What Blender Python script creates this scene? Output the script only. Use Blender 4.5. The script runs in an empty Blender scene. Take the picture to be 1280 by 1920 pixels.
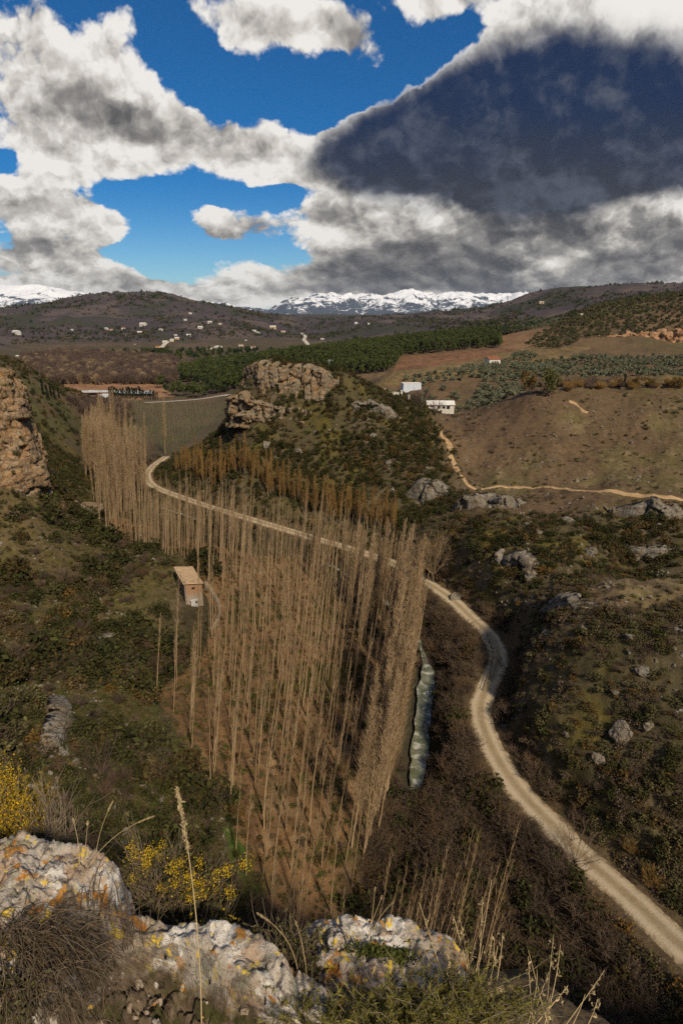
import bpy, math, random
import numpy as np
from math import radians, sin, cos, tan, atan, atan2, pi

# ------------------------------------------------------------------ camera
scene = bpy.context.scene
COL = scene.collection
F = 1067.0                      # focal length in photo pixels (20 mm on 24x36)
TH = math.atan(370.0 / F)       # downward pitch
CT, ST = cos(TH), sin(TH)
HC = 53.0                       # eye height over the valley floor
cam_data = bpy.data.cameras.new("camera")
cam_data.sensor_fit = 'VERTICAL'
cam_data.sensor_height = 36.0
cam_data.lens = F / 1920.0 * 36.0
cam_data.clip_start = 0.05
cam_data.clip_end = 60000.0
cam = bpy.data.objects.new("camera", cam_data)
cam.location = (0, 0, HC)
cam.rotation_euler = (pi / 2 - TH, 0, 0)
COL.objects.link(cam)
scene.camera = cam

scene.view_settings.view_transform = 'Standard'
scene.view_settings.look = 'None'
scene.view_settings.exposure = 0.14
scene.view_settings.gamma = 1.0
scene.cycles.max_bounces = 4
scene.cycles.diffuse_bounces = 2
scene.cycles.glossy_bounces = 2
scene.cycles.transparent_max_bounces = 4
scene.cycles.use_denoising = False
scene.cycles.sample_clamp_indirect = 2.0
scene.cycles.sample_clamp_direct = 4.0

# ------------------------------------------------------------------ sun
SUN_EL, SUN_AZ = radians(43), radians(152)      # azimuth clockwise from the view direction (+Y)
sun_data = bpy.data.lights.new("sun", 'SUN')
sun_data.energy = 5.0
sun_data.angle = radians(5.0)
sun_data.color = (1.0, 0.84, 0.61)
sun = bpy.data.objects.new("sun", sun_data)
sun.rotation_euler = (pi / 2 - SUN_EL, 0, pi - SUN_AZ)
COL.objects.link(sun)


# ------------------------------------------------------------------ node helper
class NT:
    def __init__(self, tree):
        self.t = tree
        self.n = tree.nodes
        self.l = tree.links

    def new(self, typ, **kw):
        nd = self.n.new(typ)
        for k, v in kw.items():
            setattr(nd, k, v)
        return nd

    def put(self, sock, v):
        if hasattr(v, 'is_linked') or isinstance(v, bpy.types.NodeSocket):
            self.l.new(v, sock)
        elif v is not None:
            if isinstance(v, (tuple, list)) and len(v) == 3 and sock.type == 'RGBA':
                v = (*v, 1.0)
            sock.default_value = v

    def m(self, op, a, b=None, c=None, clamp=False):
        nd = self.new('ShaderNodeMath', operation=op)
        nd.use_clamp = clamp
        self.put(nd.inputs[0], a)
        if b is not None: self.put(nd.inputs[1], b)
        if c is not None: self.put(nd.inputs[2], c)
        return nd.outputs[0]

    def vm(self, op, a, b=None, scale=None):
        nd = self.new('ShaderNodeVectorMath', operation=op)
        self.put(nd.inputs[0], a)
        if b is not None: self.put(nd.inputs[1], b)
        if scale is not None: self.put(nd.inputs['Scale'], scale)
        return nd.outputs['Value'] if op in ('LENGTH', 'DOT_PRODUCT', 'DISTANCE') else nd.outputs[0]

    def xyz(self, x, y, z):
        nd = self.new('ShaderNodeCombineXYZ')
        for i, v in enumerate((x, y, z)): self.put(nd.inputs[i], v)
        return nd.outputs[0]

    def sep(self, v):
        nd = self.new('ShaderNodeSeparateXYZ')
        self.put(nd.inputs[0], v)
        return nd.outputs

    def noise(self, vec, scale, detail=4, rough=.55, lac=2.0, dist=0.0, color=False):
        nd = self.new('ShaderNodeTexNoise')
        if vec is not None: self.put(nd.inputs['Vector'], vec)
        nd.inputs['Scale'].default_value = scale
        nd.inputs['Detail'].default_value = detail
        nd.inputs['Roughness'].default_value = rough
        nd.inputs['Lacunarity'].default_value = lac
        nd.inputs['Distortion'].default_value = dist
        return nd.outputs['Color' if color else 'Fac']

    def vor(self, vec, scale, feature='F1', rand=1.0, out='Distance'):
        nd = self.new('ShaderNodeTexVoronoi', feature=feature)
        if vec is not None: self.put(nd.inputs['Vector'], vec)
        nd.inputs['Scale'].default_value = scale
        nd.inputs['Randomness'].default_value = rand
        return nd.outputs[out]

    def ss(self, v, lo, hi, a=0.0, b=1.0):
        nd = self.new('ShaderNodeMapRange', interpolation_type='SMOOTHSTEP')
        self.put(nd.inputs[0], v)
        self.put(nd.inputs[1], lo); self.put(nd.inputs[2], hi)
        self.put(nd.inputs[3], a); self.put(nd.inputs[4], b)
        return nd.outputs[0]

    def lin(self, v, lo, hi, a=0.0, b=1.0):
        nd = self.new('ShaderNodeMapRange')
        self.put(nd.inputs[0], v)
        self.put(nd.inputs[1], lo); self.put(nd.inputs[2], hi)
        self.put(nd.inputs[3], a); self.put(nd.inputs[4], b)
        return nd.outputs[0]

    def mix(self, fac, a, b, mode='MIX'):
        nd = self.new('ShaderNodeMix', data_type='RGBA', blend_type=mode)
        self.put(nd.inputs[0], fac)
        self.put(nd.inputs[6], a); self.put(nd.inputs[7], b)
        return nd.outputs[2]

    def ramp(self, fac, stops):
        nd = self.new('ShaderNodeValToRGB')
        e = nd.color_ramp.elements
        while len(e) < len(stops): e.new(.5)
        for el, (p, c) in zip(e, stops):
            el.position = p
            el.color = (*c, 1) if len(c) == 3 else c
        self.put(nd.inputs[0], fac)
        return nd.outputs[0]


def px_dir(px, py):
    """direction of a photo pixel from the eye, scaled so that y = 1"""
    xc, yc = (px - 640.0) / F, -(py - 960.0) / F
    d = CT + yc * ST
    return xc / d, 1.0, (-ST + yc * CT) / d


def P(px, py, Y):
    u, _, v = px_dir(px, py)
    return (u * Y, Y, HC + v * Y)


def PZ(px, py, z):
    """point on the pixel's ray at height z"""
    u, _, v = px_dir(px, py)
    Y = (z - HC) / v
    return (u * Y, Y, z)


def to_px(x, y, z):
    z = np.asarray(z) - HC
    D = np.maximum(y * CT - z * ST, 1e-3)
    return 640 + F * x / D, 960 - F * (y * ST + z * CT) / D

# ------------------------------------------------------------------ world: sky with broken cloud
world = bpy.data.worlds.new("World")
scene.world = world
world.use_nodes = True
world.cycles.sampling_method = 'MANUAL'
world.cycles.sample_map_resolution = 512


def build_sky():
    k = NT(world.node_tree)
    bg = [n for n in k.n if n.type == 'BACKGROUND'][0]
    bg.inputs['Strength'].default_value = 0.086
    sky = k.new('ShaderNodeTexSky', sky_type='NISHITA')
    sky.sun_disc = False
    sky.sun_elevation = SUN_EL
    sky.sun_rotation = SUN_AZ
    sky.altitude = 900
    sky.air_density = 1.0
    sky.dust_density = 0.4
    sky.ozone_density = 2.0
    tc = k.new('ShaderNodeTexCoord')
    d = tc.outputs['Generated']
    x, y, z = k.sep(d)
    ya = k.m('MAXIMUM', k.m('ABSOLUTE', y), .08)
    U = k.m('DIVIDE', x, ya)
    V = k.m('MAXIMUM', k.m('DIVIDE', z, ya), 0.0)
    # cloud-deck coordinates: puffs get smaller and flatter towards the horizon
    Vp = k.m('ADD', V, 0.30)
    q = k.xyz(k.m('MULTIPLY', U, 2.3), k.m('MULTIPLY', k.m('LOGARITHM', Vp, 2.718), 1.5), 3.7)
    warp = k.vm('SUBTRACT', k.noise(q, 2.2, 3, .5, color=True), (.5, .5, .5))
    warp2 = k.vm('SUBTRACT', k.noise(q, 9.0, 3, .6, color=True), (.5, .5, .5))
    uv = k.xyz(U, V, 0.0)
    uvw = k.vm('ADD', k.vm('ADD', uv, k.vm('MULTIPLY', warp, (.10, .07, 0))), k.vm('MULTIPLY', warp2, (.030, .022, 0)))

    def blob(cx, cy, rx, ry, ang=0.0, vec=uvw):
        u, _, v = px_dir(cx, cy)
        u2, _, _ = px_dir(cx + rx, cy)
        _, _, v2 = px_dir(cx, cy - ry)
        _, _, v3 = px_dir(cx, cy + ry)
        mp = k.new('ShaderNodeMapping', vector_type='TEXTURE')
        k.put(mp.inputs['Vector'], vec)
        mp.inputs['Location'].default_value = (u, v, 0)
        mp.inputs['Rotation'].default_value = (0, 0, radians(ang))
        mp.inputs['Scale'].default_value = (abs(u2 - u), abs(v2 - v3) / 2, 1)
        r2 = k.vm('DOT_PRODUCT', mp.outputs[0], mp.outputs[0])
        return k.m('EXPONENT', k.m('MULTIPLY', r2, -1.0))

    last = [None]

    def field(items, vec=uvw):
        s_ = None
        for n_, it in enumerate(items):
            v = vec
            if last[0] is not None and n_ % 4 == 0:      # evaluate the blobs a few at a time
                nd = k.new('ShaderNodeVectorMath', operation='MULTIPLY_ADD')
                k.put(nd.inputs[0], last[0]); nd.inputs[1].default_value = (1e-9, 1e-9, 0); k.put(nd.inputs[2], vec)
                v = nd.outputs[0]
            w = it[5] if len(it) > 5 else 1.0
            b = k.m('MULTIPLY', blob(*it[:5], vec=v), w)
            s_ = b if s_ is None else k.m('ADD', s_, b)
            last[0] = s_
        return s_

    cover = field([
        (60, 110, 250, 190, 0, 1.1), (230, 250, 160, 110, -25, .9), (400, 255, 190, 85, -12, 1.0), (520, 300, 140, 70, -10, .8), (60, 290, 180, 70, 0, .7),
        (500, 20, 150, 75, 0, 1.1), (640, 60, 90, 60, -20, .8), (570, 165, 110, 45, -30, .35), (810, -10, 80, 40, 0, .8),
        (900, 225, 250, 150, 15, 1.2), (1150, 150, 330, 230, 0, 1.3), (720, 300, 190, 75, 0, 1.0), (1250, 10, 200, 120, 0, .9), (980, 25, 90, 28, 0, .5),
        (700, 400, 130, 50, 0, .9), (900, 430, 260, 75, 0, 1.2), (1180, 420, 260, 95, 0, 1.2), (760, 510, 230, 48, 0, 1.2), (1080, 520, 330, 60, 0, 1.3), (850, 555, 330, 30, 0, 1.1), (900, 585, 420, 22, 0, 1.0), (120, 580, 240, 22, 0, .9), (1150, 550, 260, 30, 0, 1.2), (1180, 230, 190, 120, 0, .7),
        (90, 385, 170, 52, -12, .95), (215, 425, 48, 28, 0, .5), (60, 490, 240, 62, 0, 1.1), (250, 535, 150, 34, 0, .8), (60, 545, 260, 26, 0, .9), (330, 562, 130, 16, 5, .9),
        (450, 425, 150, 36, -8, .85), (370, 395, 60, 20, -30, .4), (450, 512, 110, 30, 0, .8), (400, 556, 110, 14, 0, .5), (560, 552, 90, 22, 0, .6),
    ])
    slate = field([
        (900, 230, 210, 120, 12, 1.1), (1140, 210, 270, 150, 0, 1.4), (730, 305, 150, 62, 0, 1.0), (960, 340, 260, 55, 0, 1.0), (1240, 290, 160, 60, 0, .9),
    ])
    cover = k.m('MAXIMUM', cover, k.m('MULTIPLY', slate, 1.5))
    cover = k.m('MINIMUM', cover, 1.45)
    cover = k.m('MAXIMUM', cover, k.m('MULTIPLY', k.m('MAXIMUM', k.ss(V, .46, .7), k.m('MAXIMUM', k.ss(y, .1, -.1), k.ss(k.m('ABSOLUTE', U), .62, .9))), .72))   # broken cloud overhead and behind
    holes = field([
        (330, 90, 42, 110, 18, .9), (400, 170, 60, 50, 0, .6), (480, 190, 60, 40, 0, .6), (630, 215, 80, 38, 20, .8), (760, 130, 70, 55, 35, .9), (840, 60, 60, 35, 30, .7),
        (300, 375, 140, 26, 0, .9), (480, 370, 110, 22, 0, .7), (290, 455, 60, 40, 0, .8), (330, 500, 70, 30, 0, .7), (470, 470, 90, 14, -8, .5), (5, 310, 26, 22, 0, .8), (320, 545, 60, 10, -20, .35), (470, 565, 80, 8, -5, .3),
    ])
    cov = k.m('SUBTRACT', cover, k.m('MULTIPLY', holes, 1.0))
    def puff(vec, sc):
        nd = k.new('ShaderNodeTexVoronoi', feature='F1')
        k.put(nd.inputs['Vector'], vec)
        nd.inputs['Scale'].default_value = sc; nd.inputs['Detail'].default_value = 3.0
        nd.inputs['Roughness'].default_value = .55; nd.inputs['Lacunarity'].default_value = 2.2
        return k.m('SUBTRACT', .52, nd.outputs['Distance'])
    qw = k.vm('ADD', q, k.vm('MULTIPLY', warp2, (.09, .09, 0)))
    n1 = k.noise(q, 2.6, 7, .55, 2.1, .1)
    p1 = puff(qw, 5.2)
    n3 = k.noise(q, 26.0, 5, .6)
    det = k.m('ADD', k.m('ADD', k.m('MULTIPLY', k.m('SUBTRACT', n1, .5), 1.5), k.m('MULTIPLY', p1, .52)), k.m('MULTIPLY', k.m('SUBTRACT', n3, .5), .30))
    dens = k.m('ADD', k.m('ADD', k.m('SUBTRACT', cov, .50), det), k.m('MULTIPLY', k.ss(slate, .6, 1.2), .6))
    alpha = k.ss(dens, -.06, .20)
    # light from above right: density a step towards the sun
    n1s = k.noise(k.vm('ADD', q, (.045, .085, 0)), 2.6, 7, .55, 2.1, .1)
    p1s = puff(k.vm('ADD', qw, (.022, .042, 0)), 5.2)
    relief = k.m('ADD', k.m('MULTIPLY', k.m('SUBTRACT', n1, n1s), 1.7), k.m('MULTIPLY', k.m('SUBTRACT', p1, p1s), .60))
    thick = k.ss(dens, .10, .95)
    # grey undersides and the big slate cloud
    grey = field([
        (80, 185, 150, 55, -8, .62), (270, 235, 110, 32, -20, .42), (60, 40, 60, 50, 20, .25), (400, 275, 120, 30, -10, .35), (650, 70, 70, 42, -25, .85), (520, 60, 110, 30, 0, .3),
        (60, 395, 110, 30, 0, .7), (120, 480, 190, 34, 0, .45), (300, 522, 60, 12, 0, .5), (440, 440, 90, 16, -5, .6), (470, 425, 70, 22, 0, .3), (600, 525, 120, 18, 0, .5),
        (760, 495, 190, 36, 4, 1.0), (900, 520, 180, 32, 0, .8), (1120, 450, 220, 48, 0, .8), (1000, 400, 200, 50, 0, .9), (1200, 520, 160, 30, 0, .7), (640, 400, 60, 20, 0, .3), (800, 545, 300, 14, 0, .6),
        (1180, 80, 120, 60, 0, .35), (1270, 470, 60, 30, 0, .4),
    ])
    rims = field([(1240, 370, 60, 28, 0, .5), (1040, 500, 60, 26, 0, .8), (700, 385, 90, 24, 0, .35), (790, 440, 60, 20, 0, .4), (960, 465, 40, 18, 0, .4), (1250, 5, 110, 50, 0, .8), (960, 22, 90, 20, 0, .6)])
    shade = k.m('ADD', k.m('MULTIPLY', thick, .20), k.m('MULTIPLY', grey, .55))
    shade = k.m('SUBTRACT', shade, k.m('MULTIPLY', rims, .5))
    shade = k.m('SUBTRACT', shade, relief)
    cloud = k.ramp(shade, [(0.0, (9.2, 8.9, 8.4)), (.25, (6.0, 5.7, 5.2)), (.5, (3.0, 2.85, 2.7)), (.8, (1.35, 1.3, 1.3)), (1.0, (.75, .75, .80))])
    sl = k.ss(k.m('ADD', slate, k.m('ADD', k.m('MULTIPLY', det, .40), k.m('MULTIPLY', relief, -.25))), .12, .85)
    sl = k.m('MULTIPLY', sl, k.ss(dens, -.02, .24))
    slate_col = k.mix(k.ss(k.m('ADD', V, k.m('MULTIPLY', det, .05)), .14, .30), (.36, .43, .60), (.125, .29, .82))
    slate_col = k.mix(k.m('MULTIPLY', k.ss(relief, -.15, .50), .80), slate_col, (1.0, 1.15, 1.55))
    cloud = k.mix(sl, cloud, slate_col)
    # clear sky: the Nishita blue, a little deeper (polarised), paler to the horizon
    blue = k.mix(1.0, sky.outputs[0], (.09, .50, .84), 'MULTIPLY')
    low = k.mix(1.0, sky.outputs[0], (.55, .80, .92), 'MULTIPLY')
    blue = k.mix(k.ss(V, .0, .22), low, blue)
    col = k.mix(alpha, blue, cloud)
    k.put(bg.inputs['Color'], col)


build_sky()

# ------------------------------------------------------------------ numpy noise
_rng = np.random.RandomState(11)
_perm = _rng.permutation(512).astype(np.int64)
_PERM = np.concatenate([_perm, _perm])
_GR = _rng.normal(size=(512, 3)); _GR /= np.linalg.norm(_GR, axis=1)[:, None]


def pnoise(p):
    """gradient noise, p (N,3) -> about -.7 .. .7"""
    p = np.asarray(p, dtype=np.float64)
    i = np.floor(p).astype(np.int64)
    f = p - i
    u = f * f * f * (f * (f * 6 - 15) + 10)
    out = np.zeros(len(p))
    for dx in (0, 1):
        wx = u[:, 0] if dx else 1 - u[:, 0]
        a = _PERM[(i[:, 0] + dx) & 511]
        for dy in (0, 1):
            wy = u[:, 1] if dy else 1 - u[:, 1]
            b = _PERM[(a + i[:, 1] + dy) & 511]
            for dz in (0, 1):
                wz = u[:, 2] if dz else 1 - u[:, 2]
                g = _GR[_PERM[(b + i[:, 2] + dz) & 511]]
                out += wx * wy * wz * (g[:, 0] * (f[:, 0] - dx) + g[:, 1] * (f[:, 1] - dy) + g[:, 2] * (f[:, 2] - dz))
    return out


def fbm(p, oct=4, gain=.5, lac=2.03, ridged=False):
    s, a = np.zeros(len(p)), 1.0
    q = np.array(p, dtype=np.float64)
    for _ in range(oct):
        n = pnoise(q)
        if ridged: n = .35 - np.abs(n)
        s += a * n
        a *= gain
        q = q * lac + 17.3
    return s


def fbm2(x, y, sc, oct=4, gain=.5, seed=0.0, ridged=False):
    x = np.asarray(x, dtype=np.float64)
    return fbm(np.stack([x / sc + seed, np.asarray(y) / sc + seed * 1.7, np.full_like(x, seed * .37 + .5)], 1), oct, gain, ridged=ridged)


def worley(s, z, cs, cz, seed, jit=.9):
    """jagged cells: random value of the nearest cell and the gap to the next one"""
    a, b = np.asarray(s) / cs, np.asarray(z) / cz
    ia, ib = np.floor(a).astype(np.int64), np.floor(b).astype(np.int64)
    d1 = np.full(len(a), 9.0); d2 = np.full(len(a), 9.0); val = np.zeros(len(a)); tx = np.zeros(len(a)); ty = np.zeros(len(a))
    for i in (-1, 0, 1):
        for j in (-1, 0, 1):
            h = _PERM[(_PERM[(ia + i + seed * 7) & 511] + ib + j) & 511]
            h2 = _PERM[(h + 91) & 511]; h3 = _PERM[(h + 203) & 511]
            cx, cy = ia + i + .5 + (h / 511 - .5) * jit, ib + j + .5 + (h2 / 511 - .5) * jit
            d = np.hypot(a - cx, b - cy)
            near = d < d1
            d2 = np.where(near, d1, np.minimum(d2, d))
            val = np.where(near, h3 / 511.0, val)
            tx = np.where(near, (a - cx) * (h / 511 - .5), tx); ty = np.where(near, (b - cy) * (h2 / 511 - .5), ty)
            d1 = np.where(near, d, d1)
    return val, d2 - d1, tx + ty


def sstep(v, lo, hi):
    t = np.clip((np.asarray(v) - lo) / (hi - lo), 0, 1)
    return t * t * (3 - 2 * t)


def poly_dist(x, y, pts):
    """distance to a polyline and the height interpolated along it"""
    best = np.full(len(x), 1e9); zz = np.zeros(len(x))
    for a, b in zip(pts[:-1], pts[1:]):
        dx, dy = b[0] - a[0], b[1] - a[1]
        t = np.clip(((x - a[0]) * dx + (y - a[1]) * dy) / (dx * dx + dy * dy + 1e-9), 0, 1)
        d = np.hypot(x - a[0] - t * dx, y - a[1] - t * dy)
        k = d < best
        best = np.where(k, d, best)
        if len(a) > 2: zz = np.where(k, a[2] + t * (b[2] - a[2]), zz)
    return best, zz


def smooth_path(pts, n=12):
    pts = [np.array(p, float) for p in pts]
    pts = [2 * pts[0] - pts[1]] + pts + [2 * pts[-1] - pts[-2]]
    out = []
    for i in range(1, len(pts) - 2):
        p0, p1, p2, p3 = pts[i - 1:i + 3]
        for k in range(n):
            t = k / n
            out.append(.5 * (2 * p1 + (p2 - p0) * t + (2 * p0 - 5 * p1 + 4 * p2 - p3) * t * t + (3 * p1 - p0 - 3 * p2 + p3) * t ** 3))
    out.append(pts[-2])
    return [tuple(o) for o in out]


def in_poly(px, py, poly):
    inside = np.zeros(len(px), bool)
    n = len(poly)
    for i in range(n):
        x1, y1 = poly[i]; x2, y2 = poly[(i + 1) % n]
        c = ((y1 > py) != (y2 > py)) & (px < (x2 - x1) * (py - y1) / (y2 - y1 + 1e-12) + x1)
        inside ^= c
    return inside


# ------------------------------------------------------------------ the lie of the land: control points
ROAD_PX = [(1420, 1890, 7.0), (1270, 1768, 6.0), (1190, 1692, 5.4), (1095, 1608, 4.8), (1040, 1552, 4.4), (985, 1495, 4.0), (943, 1440, 3.7), (912, 1380, 3.4), (900, 1330, 3.2), (914, 1285, 3.0), (934, 1235, 2.9), (920, 1195, 2.7),
           (888, 1163, 2.5), (842, 1120, 2.2), (780, 1080, 2.0), (735, 1055, 1.8), (680, 1036, 1.6), (600, 1012, 1.4), (480, 976, 1.2), (400, 952, 1.1), (335, 930, 1.0), (290, 912, 1.0), (276, 893, 1.0), (287, 874, 1.0), (312, 856, 1.0)]
ROAD = smooth_path([PZ(*p) for p in ROAD_PX], 8)
RIVER = smooth_path([PZ(*p, -1.2) for p in [(690, 1900), (720, 1700), (768, 1520), (783, 1440), (790, 1370), (797, 1300), (800, 1250), (770, 1180), (700, 1110), (560, 1030), (420, 990), (300, 950)]], 6)

CP = []
FLOOR_PX = [(520, 1720), (600, 1600), (505, 1500), (420, 1400), (335, 1310), (450, 1250), (600, 1300), (700, 1450), (740, 1250), (600, 1150), (450, 1120), (402, 1165), (300, 1020), (215, 985), (180, 900), (250, 940), (500, 1040), (640, 1080), (720, 1150),
            (200, 850), (300, 840), (420, 790), (300, 765), (150, 745), (250, 722), (400, 740), (150, 690), (300, 680), (450, 690), (60, 700), (600, 1750), (690, 1750)]
for p in FLOOR_PX: CP.append(PZ(*p, 0.0))
for p in ROAD_PX: CP.append(PZ(*p))
for p in [(850, 1400, 1.4), (850, 1250, 1.2), (900, 1600, 1.5), (1000, 1700, 2.2), (900, 1850, .8), (1100, 1850, 2.5), (820, 1150, .8), (800, 1700, 0.2)]: CP.append(PZ(*p))
HILL_PX = [
    # slope right of the road, its crest and the ravine behind
    (1280, 1600, 38), (1280, 1450, 43), (1280, 1300, 50), (1280, 1150, 60), (1280, 1090, 66), (1150, 1110, 66), (1050, 1140, 68), (980, 1200, 70), (965, 1260, 67.5), (1100, 1300, 54), (1000, 1350, 55), (1100, 1450, 46.5), (1010, 1450, 48.5), (1160, 1550, 41.5),
    (920, 1180, 79), (1000, 1110, 83), (1420, 1150, 58), (1450, 1400, 43), (1450, 1700, 33), (1600, 1200, 52),
    # outcrop band and terrace
    (950, 1050, 92), (900, 1000, 100), (1000, 970, 107), (1280, 1000, 93), (1150, 1000, 97), (1280, 960, 103), (800, 1000, 114), (850, 1060, 99), (830, 1110, 98),
    (1100, 930, 120), (900, 935, 121), (1280, 930, 115), (1450, 930, 110),
    # the big bare slope
    (950, 900, 133), (1280, 890, 130), (860, 885, 137), (1100, 830, 149), (1280, 800, 151), (1280, 740, 170), (1130, 735, 172), (1000, 747, 172), (905, 792, 165), (850, 812, 166), (872, 830, 158), (840, 775, 192), (1450, 740, 170),
    # plateau with olive groves and farm
    (1280, 715, 235), (1000, 733, 205), (1100, 717, 235), (820, 765, 205), (770, 730, 255), (700, 722, 275), (950, 680, 345), (1150, 670, 365), (800, 692, 335), (1100, 650, 405), (1280, 642, 425), (1280, 600, 475), (1280, 556, 545), (1180, 566, 555), (1100, 583, 560), (1000, 620, 560), (940, 642, 520), (1450, 545, 560),
    (1450, 640, 420),
    # pine hill, red field
    (930, 634, 575), (820, 640, 600), (700, 652, 605), (560, 668, 575), (640, 690, 425), (480, 692, 450), (750, 692, 385), (850, 672, 435), (920, 655, 480),
    # butte
    (470, 690, 176), (560, 690, 176), (640, 705, 172), (720, 745, 168), (800, 790, 164), (850, 850, 152), (880, 905, 139), (500, 785, 165.5), (560, 790, 164), (640, 790, 162.5), (560, 850, 157), (640, 850, 154), (700, 860, 150), (440, 850, 166), (430, 790, 180), (380, 850, 180), (420, 900, 152), (560, 930, 143), (700, 940, 134), (760, 960, 127), (640, 980, 133), (760, 900, 140), (350, 880, 178),
    # left side: upper slope, cliff foot, lower slopes
    (20, 900, 112), (100, 950, 116), (140, 1000, 120), (60, 1050, 95), (150, 1080, 98), (230, 1050, 108), (320, 1060, 108), (0, 1150, 75), (130, 1160, 78), (250, 1150, 88), (320, 1150, 90), (100, 1260, 59), (200, 1230, 68), (0, 1280, 53),
    (330, 1200, 82), (250, 1292, 71), (150, 1330, 52), (60, 1380, 43), (140, 1450, 39), (0, 1450, 36), (220, 1400, 48), (300, 1500, 46), (330, 1400, 56), (220, 1560, 36), (120, 1560, 30), (360, 1550, 43.5), (430, 1650, 40), (380, 1700, 35), (280, 1650, 32), (-150, 1200, 60), (-150, 1500, 30), (-150, 1000, 90), (-300, 1200, 55),
    # far plain edge, hill with houses
    (100, 664, 860), (300, 660, 900), (100, 620, 1300), (300, 640, 1100), (450, 640, 1150), (300, 600, 1600), (150, 600, 1500), (300, 566, 2000), (200, 565, 2000), (100, 578, 2000), (0, 597, 1900), (-150, 600, 1900), (380, 580, 1950), (450, 604, 1800), (560, 640, 1170), (560, 622, 1700), (520, 603, 2500), (700, 603, 3000), (780, 600, 3500),
    (1280, 551, 1600), (1130, 553, 1700), (1000, 568, 1700), (950, 585, 1750), (860, 602, 1750), (1000, 602, 1100), (900, 618, 1150), (1500, 535, 1600),
]
for p in HILL_PX: CP.append(P(*p))
CP += [P(*q) for q in [(560, 688, 187), (490, 690, 186), (630, 700, 183), (690, 732, 178), (740, 757, 172)]]
CP += [  # ground out of sight
    (0, 3, 45), (0, 10, 31), (0, 20, 14), (0, 28, 3.5), (-15, 10, 38), (-15, 2, 47), (15, 8, 30), (15, 20, 10), (25, 4, 33), (-40, 10, 50), (-60, 30, 50), (40, 5, 30), (60, 20, 22), (-8, 18, 22), (-14, 22, 26), (8, 26, 3),
    (80, 60, 22), (100, 80, 24), (100, 120, 24), (-120, 100, 60), (-110, 60, 62), (-105, 135, 44), (-130, 170, 46), (-115, 220, 26), (-150, 300, 20), (-95, 118, 40.5), (-88, 135, 36), (-100, 152, 30),
    (66, 84, 12.5), (50, 88, 10.8), (12, 190, 30), (-10, 200, 27), (30, 195, 24), (-22, 215, 3), (-40, 260, 0), (10, 250, 10), (40, 215, 19), (0, 300, 6),
    (0, 800, 10), (150, 800, 25), (300, 850, 40), (450, 700, 66), (300, 700, 52), (-600, 700, 30), (-500, 400, 40), (600, 500, 80), (-1800, 1800, 60), (1600, 1500, 130), (0, 1400, 8), (400, 1400, 25), (-1200, 3000, 60), (-500, 3000, 45), (700, 2600, 60), (1300, 3000, 70), (0, 6000, 20), (3000, 6000, 40), (-4000, 6000, 40), (0, 12000, 40), (6000, 12000, 60), (-6000, 12000, 60),
    (3000, 1500, 150), (-3000, 1500, 100), (300, 0, 60), (-300, 0, 90), (0, -60, 60), (-30, -20, 54), (30, -20, 48),
]
CP = np.array(CP, float)


def _warp(x, y):
    r = np.hypot(x, y) + 1e-6
    g = 100 * np.log1p(r / 100) / r
    return x * g, y * g


def _tps_fit():
    gx, gy = _warp(CP[:, 0], CP[:, 1])
    w = CP[:, 2] / (1 + np.hypot(CP[:, 0], CP[:, 1]) / 300)
    n = len(w)
    r2 = (gx[:, None] - gx) ** 2 + (gy[:, None] - gy) ** 2
    K = .5 * r2 * np.log(r2 + 1e-9)
    K[np.diag_indices(n)] = 0
    K += np.eye(n) * 6.0
    Pm = np.stack([np.ones(n), gx, gy], 1)
    A = np.block([[K, Pm], [Pm.T, np.zeros((3, 3))]])
    return gx, gy, np.linalg.solve(A, np.concatenate([w, np.zeros(3)]))


_TX, _TY, _TC = _tps_fit()


def base_height(x, y):
    gx, gy = _warp(x, y)
    out = np.empty(len(gx))
    for s in range(0, len(gx), 40000):
        a, b = gx[s:s + 40000], gy[s:s + 40000]
        r2 = (a[:, None] - _TX) ** 2 + (b[:, None] - _TY) ** 2
        out[s:s + 40000] = (.5 * r2 * np.log(r2 + 1e-9)) @ _TC[:-3] + _TC[-3] + _TC[-2] * a + _TC[-1] * b
    return out * (1 + np.hypot(x, y) / 300)


def height(x, y):
    x = np.atleast_1d(np.asarray(x, float)).ravel(); y = np.atleast_1d(np.asarray(y, float)).ravel()
    h = base_height(x, y)
    r = np.hypot(x, y)
    near = 1 - sstep(r, 250, 700)
    hill = sstep(h, .8, 5.0)
    bumps = fbm2(x, y, 9, 5, .52, 3.1) * 1.5 + fbm2(x, y, 2.2, 3, .5, 8.2) * .35
    h = h + near * hill * sstep(r, 55, 110) * fbm2(x, y, 30, 3, .5, 13.7) * 2.4
    h = h + near * hill * bumps + near * (1 - hill) * fbm2(x, y, 5, 3, .5, 5.5) * .14
    far = sstep(r, 620, 1250) * sstep(h, -1.0, 14)
    rid = fbm2(x, y, 520, 5, .5, 2.2, ridged=True)
    rid2 = fbm2(x, y, 170, 4, .5, 4.4, ridged=True)
    h = h + far * (rid * 46 - 8 + rid2 * 24)
    mid = sstep(r, 190, 300) * (1 - sstep(r, 700, 1200)) * sstep(h, 5, 15)
    h = h + mid * fbm2(x, y, 45, 4, .5, 6.6) * 3.0
    # river bed and road bench
    d, _ = poly_dist(x, y, RIVER)
    h = h - 2.0 * (1 - sstep(d, 1.2, 4.6)) * (np.hypot(x, y) < 190)
    d, rz = poly_dist(x, y, ROAD)
    k = 1 - sstep(d, 2.3, 5.5)
    h = h * (1 - k) + (rz - .10) * k
    return h


def height1(x, y):
    return float(height([x], [y])[0])


# ------------------------------------------------------------------ object helpers
def tag(o, label=None, cat=None, group=None, kind=None):
    if label: o['label'] = label
    if cat: o['category'] = cat
    if group: o['group'] = group
    if kind: o['kind'] = kind
    return o


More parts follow.
